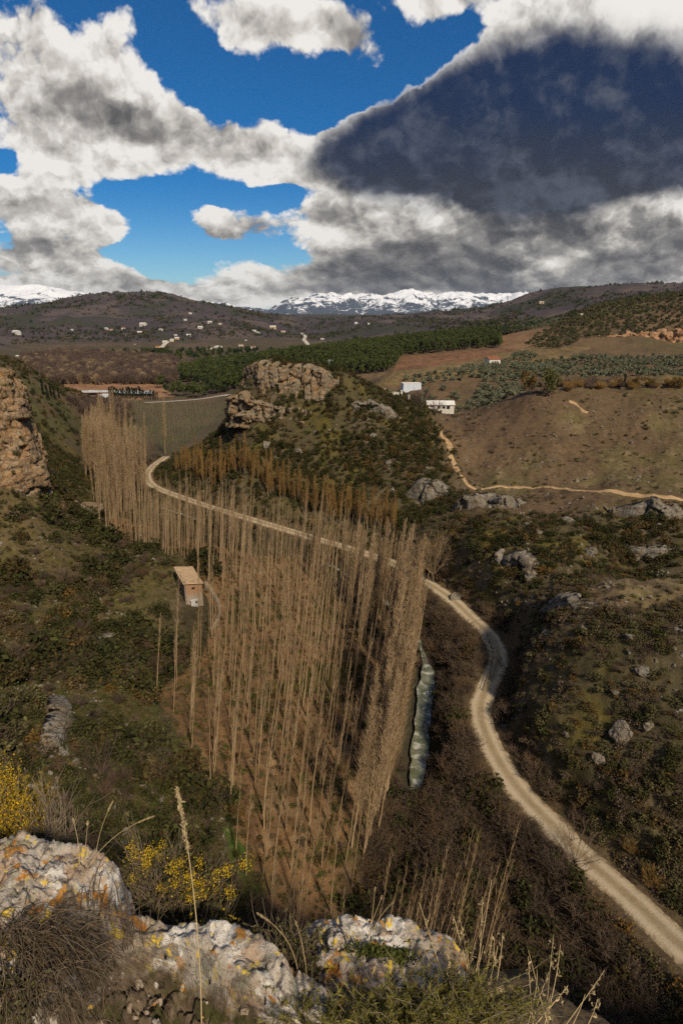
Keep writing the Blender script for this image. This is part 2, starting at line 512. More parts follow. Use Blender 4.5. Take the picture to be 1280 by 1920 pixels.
def mesh_np(name, V, Fc, smooth=True):
    """mesh from numpy arrays; Fc is an (M,k) array or a list of such arrays"""
    me = bpy.data.meshes.new(name)
    V = np.asarray(V, np.float32)
    fl = Fc if isinstance(Fc, list) else [Fc]
    fl = [np.asarray(f, np.int32) for f in fl if len(f)]
    me.vertices.add(len(V)); me.vertices.foreach_set('co', V.ravel())
    tot = np.concatenate([np.full(len(f), f.shape[1], np.int32) for f in fl])
    me.loops.add(int(tot.sum())); me.loops.foreach_set('vertex_index', np.concatenate([f.ravel() for f in fl]))
    me.polygons.add(len(tot))
    me.polygons.foreach_set('loop_start', np.concatenate([[0], np.cumsum(tot)[:-1]]).astype(np.int32))
    me.polygons.foreach_set('loop_total', tot)
    if smooth: me.polygons.foreach_set('use_smooth', np.ones(len(tot), bool))
    me.update(calc_edges=True)
    me.validate()
    return me


def link(name, me, mat=None, parent=None):
    o = bpy.data.objects.new(name, me)
    COL.objects.link(o)
    if mat is not None and me is not None and len(me.materials) == 0: me.materials.append(mat)
    if parent is not None: o.parent = parent
    return o


def empty(name, loc, rz=0.0, sc=1.0):
    o = bpy.data.objects.new(name, None)
    o.empty_display_size = .3
    o.location = loc; o.rotation_euler = (0, 0, rz); o.scale = (sc,) * 3 if not hasattr(sc, '__len__') else sc
    COL.objects.link(o)
    return o


def set_col(me, rgb, name='col'):
    a = me.color_attributes.new(name, 'FLOAT_COLOR', 'POINT')
    c = np.ones((len(me.vertices), 4), np.float32); c[:, :3] = rgb
    a.data.foreach_set('color', c.ravel())


def principled(name, rough=.9, spec=.2):
    m = bpy.data.materials.new(name); m.use_nodes = True
    k = NT(m.node_tree)
    b = [n for n in k.n if n.type == 'BSDF_PRINCIPLED'][0]
    b.inputs['Roughness'].default_value = rough
    b.inputs['Specular IOR Level'].default_value = spec
    return m, k, b


def bump(k, b, h, strength=.5, dist=.1):
    nd = k.new('ShaderNodeBump')
    nd.inputs['Strength'].default_value = strength; nd.inputs['Distance'].default_value = dist
    k.put(nd.inputs['Height'], h)
    k.l.new(nd.outputs[0], b.inputs['Normal'])


# ------------------------------------------------------------------ terrain sheet (polar grid, fine near the eye)
def lerp3(a, b, t):
    return np.asarray(a)[None, :] * (1 - t[:, None]) + np.asarray(b)[None, :] * t[:, None] if np.ndim(a) == 1 and np.ndim(b) == 1 else a * (1 - t[:, None]) + np.asarray(b) * t[:, None]


PLANTATION_PX = [(150, 950), (250, 975), (330, 1005), (480, 1040), (600, 1048), (690, 1060), (760, 1120), (790, 1200), (770, 1320), (745, 1450), (690, 1620), (640, 1760), (540, 1760), (455, 1640), (385, 1480), (345, 1400), (290, 1300), (380, 1230), (405, 1140), (330, 1050), (200, 990)]
FIELDS = {  # name: (px polygon, Ymin, Ymax)
    'red': ([(735, 697), (752, 668), (935, 652), (985, 640), (1000, 648), (900, 672), (830, 690)], 300, 650),
    'ochre': ([(930, 650), (925, 622), (1050, 612), (1040, 640), (975, 655)], 380, 700),
    'straw': ([(700, 725), (740, 697), (900, 672), (1000, 650), (1110, 650), (1060, 672), (880, 705), (760, 722)], 230, 520),
    'reed': ([(90, 720), (300, 718), (330, 745), (200, 752), (110, 745)], 300, 700),
    'nursery': ([(180, 845), (330, 850), (440, 760), (430, 752), (200, 752)], 180, 380),
}


def ground_colour(x, y, z, nz):
    px, py = to_px(x, y, z)
    n = len(x)
    r = np.hypot(x, y)
    nA = fbm2(x, y, 14, 4, .55, 21.0); nB = fbm2(x, y, 3.2, 3, .55, 31.0); nC = fbm2(x, y, 60, 4, .5, 41.0)
    c = np.tile(np.array([.060, .050, .026]), (n, 1))                                     # dry olive-brown hillside
    c = lerp3(c, [.075, .062, .017], sstep(nA + .4 * nB, .0, .40))                        # green turf
    c = lerp3(c, [.085, .066, .040], sstep(-nA + .5 * nB, .05, .45))                      # bare stony soil
    # bare grazed slope on the right
    lf = sstep(-x, 6, 16) * (1 - sstep(y, 135, 160)) * sstep(z, 2, 5)
    c = lerp3(c, lerp3(np.tile(np.array([.074, .062, .020]), (n, 1)), [.090, .066, .036], sstep(nA - .5 * nB, 0, .35)), lf * .75)
    bare = sstep(x, 22, 32) * sstep(y, 104, 112) * (1 - sstep(y, 215, 240))
    cb = np.tile(np.array([.092, .062, .036]), (n, 1))
    cb = lerp3(cb, [.080, .070, .028], sstep(nA + nC, .1, .5) * .7)
    cb = lerp3(cb, [.150, .110, .066], sstep(nB + .5 * nA, .12, .45) * .7)
    cb = lerp3(cb, [.070, .046, .030], sstep(-nC + .6 * nB, -.05, .3) * .85)
    c = lerp3(c, cb, bare)
    near_terr = sstep(x, 29, 37) * sstep(y, 60, 65) * (1 - sstep(y, 73, 82))
    c = lerp3(c, cb * 1.3, near_terr * .9)
    # valley floor
    fl = (1 - sstep(z, 1.4, 3.0)) * (1 - sstep(r, 190, 215))
    cf = np.tile(np.array([.145, .086, .041]), (n, 1))
    cf = lerp3(cf, [.205, .134, .070], sstep(nB, .0, .4))
    cf = lerp3(cf, [.085, .058, .024], sstep(nC + .6 * nB, .0, .35) * .8)
    cf = lerp3(cf, [.070, .056, .016], sstep(nA + .5 * nB, .08, .36))
    c = lerp3(c, cf, fl * in_poly(px, py, PLANTATION_PX))
    bank = fl * (~in_poly(px, py, PLANTATION_PX))
    c = lerp3(c, [.040, .032, .016], bank * .8)
    # plateau with orchards
    pl = sstep(y, 185, 215) * (1 - sstep(r, 900, 1100)) * sstep(z, 9, 16)
    cp = np.tile(np.array([.085, .060, .034]), (n, 1))
    cp = lerp3(cp, [.098, .066, .038], sstep(nC, -.05, .3))
    cp = lerp3(cp, [.065, .062, .026], sstep(-nC + nA * .5, .1, .4))
    c = lerp3(c, cp, pl)
    # plain
    pla = sstep(r, 205, 235) * (1 - sstep(z, 5, 12)) * (1 - sstep(r, 2500, 4000))
    cq = lerp3(np.tile(np.array([.060, .048, .030]), (n, 1)), [.080, .058, .040], sstep(nC, 0, .3))
    c = lerp3(c, cq, pla)
    for nm, col, col2 in (('red', [.145, .078, .043], [.095, .052, .033]), ('ochre', [.165, .105, .058], [.14, .075, .040]), ('straw', [.145, .100, .050], [.10, .075, .035]), ('reed', [.22, .125, .070], [.16, .085, .050]), ('nursery', [.060, .052, .030], [.048, .048, .022])):
        poly, y0, y1 = FIELDS[nm]
        k = in_poly(px, py + nA * 4, poly) & (y > y0) & (y < y1)
        c = np.where(k[:, None], lerp3(np.tile(np.array(col), (n, 1)), col2, sstep(nA + nB, -.1, .4)), c)
    # far hills, the bluish haze of distance mixed into their ground colour
    far = sstep(r, 750, 1000) * sstep(z, 3, 12)
    nD = fbm2(x, y, 140, 5, .55, 51.0); nE = fbm2(x, y, 420, 3, .5, 61.0)
    ch = np.tile(np.array([.046, .038, .043]), (n, 1))
    ch = lerp3(ch, [.074, .058, .054], sstep(nD, .02, .30))
    ch = lerp3(ch, [.036, .036, .028], sstep(-nD + nE * .6, .05, .35))
    c = lerp3(c, ch, far)
    c = lerp3(c, [.030, .040, .022], sstep(r, 2300, 2700) * sstep(nE, -.1, .2) * .8)
    k = in_poly(px + nB * 14, py + nA * 10, [(392, 1435), (418, 1475), (440, 1560), (475, 1640), (500, 1690), (480, 1700), (440, 1640), (415, 1560), (395, 1490)]) & (y < 70)
    c = np.where(k[:, None], lerp3(np.tile(np.array([.050, .075, .016]), (n, 1)), [.070, .060, .022], sstep(nB, 0, .3)), c)
    # river bed, road bench
    d, _ = poly_dist(x, y, RIVER)
    c = lerp3(c, [.030, .028, .020], (1 - sstep(d, 2.5, 6)) * (r < 190) * .7)
    d, _ = poly_dist(x, y, ROAD)
    c = lerp3(c, [.085, .060, .036], (1 - sstep(d, 2.2, 4.2)) * .8)
    # steep ground is stonier
    c = lerp3(c, [.120, .100, .075], sstep(.62 - nz, 0, .25) * sstep(nB + nA * .5, .05, .3) * (r < 300) * .7)
    return np.clip(c, 0.004, 1)


def ground_material():
    m, k, b = principled('ground', .95, .1)
    at = k.new('ShaderNodeAttribute', attribute_name='col')
    pos = k.new('ShaderNodeNewGeometry').outputs['Position']
    n1 = k.noise(pos, .9, 6, .65); n2 = k.noise(pos, 5.0, 5, .65); n3 = k.noise(pos, .045, 5, .6)
    f = k.m('ADD', k.m('MULTIPLY', k.m('SUBTRACT', n1, .5), 1.5), k.m('MULTIPLY', k.m('SUBTRACT', n2, .5), 1.4))
    f = k.m('ADD', f, k.m('MULTIPLY', k.m('SUBTRACT', n3, .5), .8))
    fac = k.m('MAXIMUM', k.m('ADD', f, 1.0), .25)
    c = k.vm('SCALE', at.outputs['Color'], scale=fac)
    # pebbles and pale stones
    st = k.ss(k.noise(pos, 2.3, 4, .7), .66, .74)
    c = k.mix(k.m('MULTIPLY', st, .5), c, (.20, .17, .12))
    k.put(b.inputs['Base Color'], c)
    bump(k, b, k.m('ADD', k.m('MULTIPLY', n1, .7), k.m('MULTIPLY', n2, .25)), .9, .35)
    return m


M_GROUND = ground_material()


def build_terrain():
    az = np.concatenate([np.linspace(-82, -46, 40)[:-1], np.linspace(-46, 46, 760), np.linspace(46, 82, 40)[1:]])
    az = np.radians(az)
    rr = np.concatenate([np.linspace(2.2, 24, 30)[:-1], np.exp(np.linspace(np.log(24), np.log(16000), 860))])
    A, R = np.meshgrid(az, rr)
    x, y = (R * np.sin(A)).ravel(), (R * np.cos(A)).ravel()
    z = height(x, y)
    nr, na = len(rr), len(az)
    Z = z.reshape(nr, na)
    ids = np.arange(nr * na).reshape(nr, na)
    q = np.stack([ids[:-1, :-1], ids[:-1, 1:], ids[1:, 1:], ids[1:, :-1]], -1).reshape(-1, 4)[:, ::-1]
    me = mesh_np('terrain', np.stack([x, y, z], 1), q)
    nrm = np.empty(len(x) * 3, np.float32); me.vertices.foreach_get('normal', nrm)
    set_col(me, ground_colour(x, y, z, np.abs(nrm.reshape(-1, 3)[:, 2])))
    o = link('terrain', me, M_GROUND)
    tag(o, 'brown and green valley terrain rising to scrub hills and far ridges', 'terrain', kind='structure')
    return o


TERRAIN = build_terrain()


def ribbon(name, path, width, mat, lift=.05, z_from=None, edge=.25, seed=1.0, sub=5, drop=.12):
    """a strip laid along a path, its edges ragged and let into the ground"""
    pts = np.array(path, float)
    t = np.zeros_like(pts[:, :2])
    t[1:-1] = pts[2:, :2] - pts[:-2, :2]; t[0] = pts[1, :2] - pts[0, :2]; t[-1] = pts[-1, :2] - pts[-2, :2]
    t /= np.linalg.norm(t, axis=1)[:, None] + 1e-9
    nx = np.stack([t[:, 1], -t[:, 0]], 1)
    s = np.linspace(-1, 1, sub)
    s_along = np.concatenate([[0], np.cumsum(np.linalg.norm(np.diff(pts[:, :2], axis=0), axis=1))])
    w = np.broadcast_to(np.asarray(width, float), (len(pts),)) / 2
    V = []
    for side_i, si in enumerate(s):
        e = fbm2(s_along, np.full(len(pts), si * 9.0), 1.8, 3, .6, seed) * edge * (abs(si) > .9)
        off = si * w + np.sign(si) * e
        xy = pts[:, :2] + nx * off[:, None]
        z = (height(xy[:, 0], xy[:, 1]) if z_from is None else pts[:, 2]) + lift - (drop if abs(si) > .9 else 0) + .04 * (1 - si * si)
        V.append(np.stack([xy[:, 0], xy[:, 1], z], 1))
    V = np.stack(V, 1).reshape(-1, 3)
    ids = np.arange(len(V)).reshape(len(pts), sub)
    q = np.stack([ids[:-1, :-1], ids[:-1, 1:], ids[1:, 1:], ids[1:, :-1]], -1).reshape(-1, 4)
    me = mesh_np(name, V, q)
    set_col(me, np.repeat(np.tile((s + 1) / 2, len(pts))[:, None], 3, 1))
    return link(name, me, mat)


def dirt_material(name, c1, c2, c3, ruts=False):
    m, k, b = principled(name, .95, .08)
    pos = k.new('ShaderNodeNewGeometry').outputs['Position']
    n1 = k.noise(pos, .5, 5, .6); n2 = k.noise(pos, 6.0, 5, .7); n3 = k.noise(pos, 2.0, 4, .6)
    c = k.mix(k.ss(n1, .35, .65), c1, c2)
    c = k.mix(k.m('MULTIPLY', k.ss(n2, .5, .75), .6), c, c3)
    c = k.mix(k.m('MULTIPLY', k.ss(n3, .55, .75), .5), c, k.vm('SCALE', c, scale=.55))
    hgt = k.m('ADD', n2, n3)
    if ruts:                       # wheel tracks, a stony crown and weedy verges
        u = k.m('ABSOLUTE', k.m('SUBTRACT', k.m('MULTIPLY', k.sep(k.new('ShaderNodeAttribute', attribute_name='col').outputs['Color'])[0], 2.0), 1.0))
        u = k.m('ADD', u, k.m('MULTIPLY', k.m('SUBTRACT', n1, .5), .35))
        track = k.m('MULTIPLY', k.ss(u, .24, .40), k.ss(u, .74, .58))
        c = k.mix(k.m('MULTIPLY', track, .55), c, c3)
        c = k.mix(k.m('MULTIPLY', k.ss(k.m('ADD', k.m('SUBTRACT', .22, u), k.m('MULTIPLY', k.m('SUBTRACT', n2, .5), .6)), -.02, .14), .45), c, (.16, .13, .075))
        c = k.mix(k.ss(k.m('ADD', u, k.m('MULTIPLY', k.m('SUBTRACT', n3, .5), .9)), .78, 1.0), c, (.13, .10, .06))
        hgt = k.m('SUBTRACT', hgt, k.m('MULTIPLY', track, .5))
    k.put(b.inputs['Base Color'], c)
    bump(k, b, hgt, .6, .08)
    return m


M_ROAD = dirt_material('road_dirt', (.33, .26, .17), (.26, .20, .125), (.42, .36, .27), True)
M_PATH = dirt_material('path_dirt', (.34, .235, .125), (.26, .17, .09), (.42, .33, .22))


def densify(path, step):
    out = [path[0]]
    for a, b in zip(path[:-1], path[1:]):
        n = max(1, int(math.ceil(math.dist(a[:2], b[:2]) / step)))
        out += [tuple(np.array(a) + (np.array(b) - np.array(a)) * (i / n)) for i in range(1, n + 1)]
    return out


tag(ribbon('dirt_road', densify(ROAD, .8), 3.25, M_ROAD, .10, None, .45, 3.0, 13, .16), 'pale dirt road curving through the valley beside the poplars', 'road', kind='structure')


def ray_ground(px, py, y0, y1, n=900):
    """first terrain hit along a pixel's ray between two distances"""
    u, _, v = px_dir(px, py)
    Y = np.geomspace(y0, y1, n)
    h = height(u * Y, Y)
    g = np.where(h >= HC + v * Y)[0]
    i = g[0] if len(g) else int(np.argmin(np.abs(h - (HC + v * Y))))
    return (float(u * Y[i]), float(Y[i]), float(h[i]))


def foot_path(name, label, pts, w, rng=(100, 400)):
    g = [ray_ground(p[0], p[1], *rng) for p in pts]
    path = densify(smooth_path(g, 6), 1.0)
    tag(ribbon(name, path, w, M_PATH, .12, None, .3, 5.0, 5, .14), label, 'footpath', kind='structure')


foot_path('footpath', 'sandy footpath climbing the right shoulder of the rocky knoll', [(893, 918), (872, 903), (856, 880), (845, 858), (843, 838), (836, 825), (826, 812), (818, 797)], 1.7, (118, 190))
foot_path('terrace_track', 'faint dirt track crossing the grassy terrace below the bare slope', [(900, 918), (960, 914), (1040, 915), (1120, 922), (1200, 931), (1300, 938)], 1.5, (100, 150))
foot_path('slope_track', 'short pale track slanting down the bare grazed slope', [(1066, 752), (1080, 760), (1090, 768), (1102, 774)], .9, (130, 190))


# river
def build_river():
    m, k, b = principled('river_water', .05, .5)
    pos = k.new('ShaderNodeNewGeometry').outputs['Position']

    fo = k.ss(k.noise(pos, .75, 4, .55), .50, .66)
    k.put(b.inputs['Base Color'], k.mix(k.m('MULTIPLY', fo, .6), k.mix(k.ss(k.noise(pos, .35, 4), .4, .65), (.075, .085, .050), (.15, .155, .11)), (.50, .50, .47)))
    bump(k, b, k.noise(pos, 1.6, 3, .5), .10, .08)
    path = densify([p for p in RIVER], 1.0)
    V = [(p[0], p[1], -1.25) for p in path]
    yy = np.array([p[1] for p in path]); wd = 1.0 + 1.2 * sstep(yy, 52, 58) * (1 - sstep(yy, 72, 82)) + fbm2(yy, yy * 0, 6, 3, .6, 6.0) * 1.3 * (yy < 92)
    o = ribbon('river', V, np.clip(wd, .6, 4), m, 0.0, 'own', .22, 7.0, 5, 0.0)
    tag(o, 'narrow pale river shining between the bare poplars and the dirt road', 'river', kind='structure')


build_river()

# ------------------------------------------------------------------ rock
def icosphere(sub):
    t = (1 + 5 ** .5) / 2
    v = [(-1, t, 0), (1, t, 0), (-1, -t, 0), (1, -t, 0), (0, -1, t), (0, 1, t), (0, -1, -t), (0, 1, -t), (t, 0, -1), (t, 0, 1), (-t, 0, -1), (-t, 0, 1)]
    f = [(0, 11, 5), (0, 5, 1), (0, 1, 7), (0, 7, 10), (0, 10, 11), (1, 5, 9), (5, 11, 4), (11, 10, 2), (10, 7, 6), (7, 1, 8), (3, 9, 4), (3, 4, 2), (3, 2, 6), (3, 6, 8), (3, 8, 9), (4, 9, 5), (2, 4, 11), (6, 2, 10), (8, 6, 7), (9, 8, 1)]
    v = np.array(v, float); v /= np.linalg.norm(v, axis=1)[:, None]
    f = np.array(f)
    for _ in range(sub):
        e = np.sort(np.concatenate([f[:, [0, 1]], f[:, [1, 2]], f[:, [2, 0]]]), axis=1)
        u, inv = np.unique(e, axis=0, return_inverse=True)
        inv = inv.ravel()
        mid = v[u[:, 0]] + v[u[:, 1]]
        mid /= np.linalg.norm(mid, axis=1)[:, None]
        n = len(v); m = len(f)
        a, b, c = inv[:m] + n, inv[m:2 * m] + n, inv[2 * m:] + n
        f = np.concatenate([np.stack([f[:, 0], a, c], 1), np.stack([f[:, 1], b, a], 1), np.stack([f[:, 2], c, b], 1), np.stack([a, b, c], 1)])
        v = np.concatenate([v, mid])
    return v, f


def rock_material(name, base, warm, dark, vein=1.0, scale=1.0, streak=.6, obj=True):
    m, k, b = principled(name, .92, .15)
    pos = k.new('ShaderNodeNewGeometry').outputs['Position']
    p = k.vm('SCALE', pos, scale=scale)
    n1 = k.noise(p, .55, 6, .62, dist=.3); n2 = k.noise(p, 2.6, 6, .68); n3 = k.noise(p, 11.0, 5, .7)
    px_, py_, pz_ = k.sep(p)
    strata = k.noise(k.xyz(k.m('MULTIPLY', px_, .10), k.m('MULTIPLY', py_, .10), k.m('MULTIPLY', pz_, 1.6)), 1.0, 5, .65)
    stain = k.noise(k.xyz(k.m('MULTIPLY', px_, 1.5), k.m('MULTIPLY', py_, 1.5), k.m('MULTIPLY', pz_, .14)), 1.0, 5, .65)
    c = k.mix(k.ss(n1, .36, .70), base, warm)
    c = k.mix(k.m('MULTIPLY', k.ss(strata, .50, .68), .55), c, tuple(.55 * q for q in warm))
    c = k.mix(k.m('MULTIPLY', k.ss(stain, .50, .66), streak), c, dark)
    c = k.mix(k.m('MULTIPLY', k.ss(n2, .54, .70), .65), c, dark)
    c = k.mix(k.m('MULTIPLY', k.ss(n3, .56, .72), .35), c, tuple(min(1, 1.5 * q) for q in base))
    k.put(b.inputs['Base Color'], c)
    jn = k.vor(k.vm('ADD', p, k.vm('MULTIPLY', k.noise(p, 1.2, 3, .6, color=True), (.9, .9, .9))), .9, 'DISTANCE_TO_EDGE')
    bump(k, b, k.m('ADD', k.m('MULTIPLY', k.m('MINIMUM', jn, .07), 9.0), k.m('ADD', k.m('MULTIPLY', n2, .6), k.m('MULTIPLY', n3, .35))), .9, .25 / scale)
    return m


M_LIME = rock_material('grey_limestone', (.20, .185, .16), (.155, .12, .080), (.050, .045, .035))
M_CLIFF = rock_material('cliff_limestone', (.205, .172, .128), (.235, .145, .072), (.048, .042, .034), streak=.8)
M_WARM = rock_material('warm_cliff_limestone', (.23, .175, .115), (.27, .155, .072), (.060, .045, .032), streak=.8)
M_OCHRE = rock_material('ochre_cliff', (.33, .21, .13), (.34, .175, .085), (.12, .075, .045), scale=.5, streak=.4)


def chunk_verts(seed, sub=4, flat=.75, nplanes=16, rough=.10):
    R = np.random.RandomState(seed)
    v, f = icosphere(sub)
    n = R.normal(size=(nplanes, 3)); n[:, 2] *= .8
    n /= np.linalg.norm(n, axis=1)[:, None]
    d = R.uniform(.62, 1.0, nplanes)
    dot = v @ n.T
    r = np.where(dot > .05, d / np.maximum(dot, .05), 9).min(1)
    r = np.minimum(r, 1.25)
    p = v * r[:, None]
    p += v * (fbm(p * 1.7 + seed * 3.1, 5, .55) * rough * 2.2)[:, None]
    p += v * (np.abs(fbm(p * 4.1 + seed, 3, .55)) * -rough)[:, None]
    p *= np.array([1.0, .8, flat])
    return p, f


ROCKS = []
for i in range(7):
    v, f = chunk_verts(40 + i, 4, [.7, .85, .6, 1.0, .75, .55, .9][i], 12 + 2 * i)
    me = mesh_np('rock', v, f, True); me.materials.append(M_LIME); ROCKS.append(me)


# ------------------------------------------------------------------ cliffs: a thick folded face along a line, with ledges, cracks and a cap
CLIFF_SPOTS = []


def build_cliff(name, label, line, seed, mat, amp=1.2, cap=6.0, res=.32, back=5.0, ledge=.9, cell=(4.2, 5.0)):
    """line: (x, y, z_top, z_bottom); the face looks to the right-hand side of the walking direction"""
    L = densify(smooth_path(line, 6), res)
    A = np.array(L)
    s = np.concatenate([[0], np.cumsum(np.linalg.norm(np.diff(A[:, :2], axis=0), axis=1))])
    t = np.gradient(A[:, :2], axis=0); t /= np.linalg.norm(t, axis=1)[:, None] + 1e-9
    nr = np.stack([t[:, 1], -t[:, 0]], 1)
    hmax = (A[:, 2] - A[:, 3]).max()
    nz = max(10, int(hmax / res))
    tt = np.linspace(0, 1, nz)
    S, T = np.meshgrid(s, tt, indexing='ij')
    top = A[:, 2] + fbm2(s, s * 0, 5, 4, .6, seed) * amp * 1.1 + (worley(s, s * 0, 3.6, 9, int(seed) + 8)[0] - .5) * amp * 1.2
    Z = A[:, 3][:, None] + (top - A[:, 3])[:, None] * T
    sf, zf = S.ravel(), Z.ravel()
    # ledges follow the beds, which dip a little; deep vertical cracks; blocks
    zz = zf + .04 * sf + fbm2(sf, zf, 9, 2, .5, seed + 2) * .8
    v1, e1, t1 = worley(sf + fbm2(sf, zf, 3, 2, .5, seed) * .8, zz, cell[0], cell[1], int(seed))
    v2, e2, t2 = worley(sf, zz + fbm2(sf, zf, 2, 2, .5, seed + 4) * .3, 2.0, 1.15, int(seed) + 3)
    v3, e3, t3 = worley(sf, zz, .9, .7, int(seed) + 5)
    bed = fbm2(zz, zz * 0, 3.2, 3, .55, seed + 5) * ledge * 1.3
    big = fbm2(sf, zf * .4, 9.0, 3, .5, seed + 1) * amp * 2.2
    off = bed + big + (v1 - .5) * 1.5 * amp + t1 * 1.6 * amp + (v2 - .5) * .75 * amp * ledge + t2 * .5 + (v3 - .5) * .26 * amp + t3 * .2
    off -= (1 - sstep(e1, 0, .10)) * .9 * amp + (1 - sstep(e2, 0, .14)) * .28 * amp
    off = (off + fbm2(sf, zf, .8, 3, .55, seed + 3) * .16).reshape(S.shape)
    endfade = sstep(np.minimum(s, s[-1] - s), 0, 4.0)[:, None]
    off = off * endfade + 0 * T
    lean = (1 - T) * (top - A[:, 3])[:, None] * .16
    off = off + lean - (1 - endfade) * 3.0
    X = A[:, 0][:, None] + nr[:, 0][:, None] * off
    Y = A[:, 1][:, None] + nr[:, 1][:, None] * off
    rows = [np.stack([X, Y, Z], -1)]
    # cap runs back into the hill and closes down behind
    for i, (bk, dz) in enumerate([(.7, .35), (1.8, .6), (cap * .6, .5), (cap, -.4), (cap + back * .3, -2.0), (cap + back, -9.0)]):
        e = rows[0][:, -1:, :].copy()
        e[:, 0, 0] -= nr[:, 0] * bk; e[:, 0, 1] -= nr[:, 1] * bk
        e[:, 0, 2] = top + dz * endfade[:, 0] + fbm2(s, s * 0 + bk, 3, 3, .55, seed + 4) * .5 - (1 - endfade[:, 0]) * 1.0
        rows.append(e)
    G = np.concatenate(rows, 1)
    ns, nt = G.shape[:2]
    ids = np.arange(ns * nt).reshape(ns, nt)
    q = np.stack([ids[:-1, :-1], ids[1:, :-1], ids[1:, 1:], ids[:-1, 1:]], -1).reshape(-1, 4)
    o = link(name, mesh_np(name, G.reshape(-1, 3), q, False), mat)
    tag(o, label, 'cliff')
    if hmax > 6:
        nv = np.empty(len(o.data.vertices) * 3, np.float32); o.data.vertices.foreach_get('normal', nv)
        up = nv.reshape(-1, 3)[:, 2]; G2 = G.reshape(-1, 3)
        kk = np.where(up > .55)[0]
        R = np.random.RandomState(int(seed))
        CLIFF_SPOTS.append(G2[kk[R.rand(len(kk)) < .10]])
    return o


def cl(px, top, bot, Y):
    a = P(px, top, Y); b = P(px, bot, Y)
    return (a[0], a[1], a[2], b[2] - 1.2)


build_cliff('limestone_cliff', 'grey upper cliff band crowning the rocky knoll above the ochre ledges',
            [cl(452, 700, 742, 186), cl(466, 687, 742, 177), cl(486, 684, 742, 172), cl(520, 684, 738, 170.5), cl(560, 688, 738, 170), cl(600, 698, 742, 169), cl(632, 712, 745, 168)],
            3.0, M_CLIFF, 1.1, 9, ledge=.4, cell=(2.3, 9.0))
build_cliff('limestone_cliff', 'broken ochre ledges stepping down below the grey crown of the knoll',
            [cl(424, 770, 792, 176), cl(434, 746, 792, 170), cl(452, 744, 792, 167.5), cl(490, 754, 796, 166), cl(530, 764, 802, 165), cl(570, 772, 806, 164.5), cl(604, 784, 806, 164.5)],
            13.0, M_CLIFF, 1.2, 5, ledge=1.3)
build_cliff('limestone_cliff', 'tall sunlit ochre cliff standing over the plantation at the mouth of the gorge',
            [cl(-300, 650, 880, 103), cl(-160, 672, 920, 107), cl(-70, 690, 940, 111), cl(-15, 698, 935, 114), cl(14, 705, 925, 118), cl(26, 712, 890, 124), cl(30, 722, 860, 132), cl(28, 735, 835, 141)],
            23.0, M_WARM, 1.1, 8, ledge=.6, cell=(3.0, 9.0))
build_cliff('limestone_cliff', 'low orange cliff with dark bushes below the olive hillside on the right',
            [cl(1085, 640, 648, 441), cl(1110, 634, 648, 437), cl(1160, 627, 651, 432), cl(1200, 624, 651, 430), cl(1240, 624, 649, 428), cl(1290, 622, 646, 424), cl(1400, 622, 645, 420)],
            33.0, M_OCHRE, 2.2, 6, res=.9, ledge=.6)
def outcrop(label, pts, seed, mat, amp=.5, cap=2.0, res=.25, ledge=.45, rng=(25, 200), stand=1.0):
    """a rock band whose top just clears the slope: pts are (px, py, height of the face)"""
    line = []
    for px, py, hgt in pts:
        x, y, z = ray_ground(px, py, *rng)
        line.append((x, y, z + hgt * .75 * stand, z - hgt * .5 - .6))
    build_cliff('limestone_outcrop', label, line, seed, mat, amp, cap, res, 3.0, ledge)


outcrop('pale outcrop with a pink face at the foot of the knoll', [(752, 950, 1.5), (770, 945, 5), (790, 943, 6.5), (808, 942, 6), (824, 945, 2)], 43.0, M_LIME, .8, 3, .3, .45, (118, 160))
outcrop('thin orange ledge cropping out of the left slope above the poplars', [(112, 968, 1), (125, 965, 3.5), (140, 962, 4.5), (150, 968, 4), (156, 975, 1.5)], 53.0, M_CLIFF, .7, 3, .3, .45, (80, 160))
outcrop('mossy rock rib standing out of the near left slope', [(92, 1440, .4), (108, 1425, 1.6), (122, 1395, 2.2), (135, 1360, 2.2), (130, 1320, 1.6), (118, 1296, .6)], 63.0, M_LIME, .4, 1.6, .18, .3, (25, 90))
outcrop('long pale rock rib slanting down the left slope below the mill', [(165, 1272, .4), (180, 1248, 1.2), (200, 1218, 1.3), (216, 1196, 1.3), (236, 1168, .4)], 73.0, M_LIME, .35, 1.2, .2, .3, (35, 110))
outcrop('narrow lichen streaked rock fin low on the left slope', [(300, 1535, .4), (298, 1508, 1.2), (290, 1480, 1.3), (278, 1452, 1.2), (268, 1430, .4)], 83.0, M_LIME, .3, 1.0, .16, .25, (28, 90))
outcrop('grey crag above the road bend with tumbled blocks beneath it', [(918, 1085, 1), (935, 1078, 3), (962, 1070, 4), (990, 1082, 3.2), (1015, 1090, 1)], 93.0, M_LIME, .8, 2.5, .25, .5, (70, 120))
outcrop('grey crag at the right end of the grassy terrace', [(1160, 975, 1), (1190, 972, 3), (1225, 970, 3.6), (1260, 972, 3), (1310, 978, 1.5)], 103.0, M_LIME, .8, 2.5, .25, .5, (80, 120))
outcrop('dark rock edge below the footpath at the head of the gully', [(866, 962, 1), (885, 956, 2.8), (910, 950, 3), (938, 954, 2.4), (956, 958, .6)], 113.0, M_LIME, .7, 2.5, .25, .5, (90, 135))
outcrop('low grey crag on the slope above the terraced spur', [(1150, 1040, .6), (1180, 1046, 1.8), (1230, 1050, 2.2), (1275, 1046, 1.6)], 123.0, M_LIME, .6, 2, .25, .4, (60, 120))
outcrop('crumbling grey crag along the brow of the scrub spur', [(985, 1180, .5), (1010, 1160, 1.6), (1045, 1140, 2.2), (1085, 1150, 1.6), (1110, 1165, .5)], 133.0, M_LIME, .6, 2, .22, .4, (45, 90))
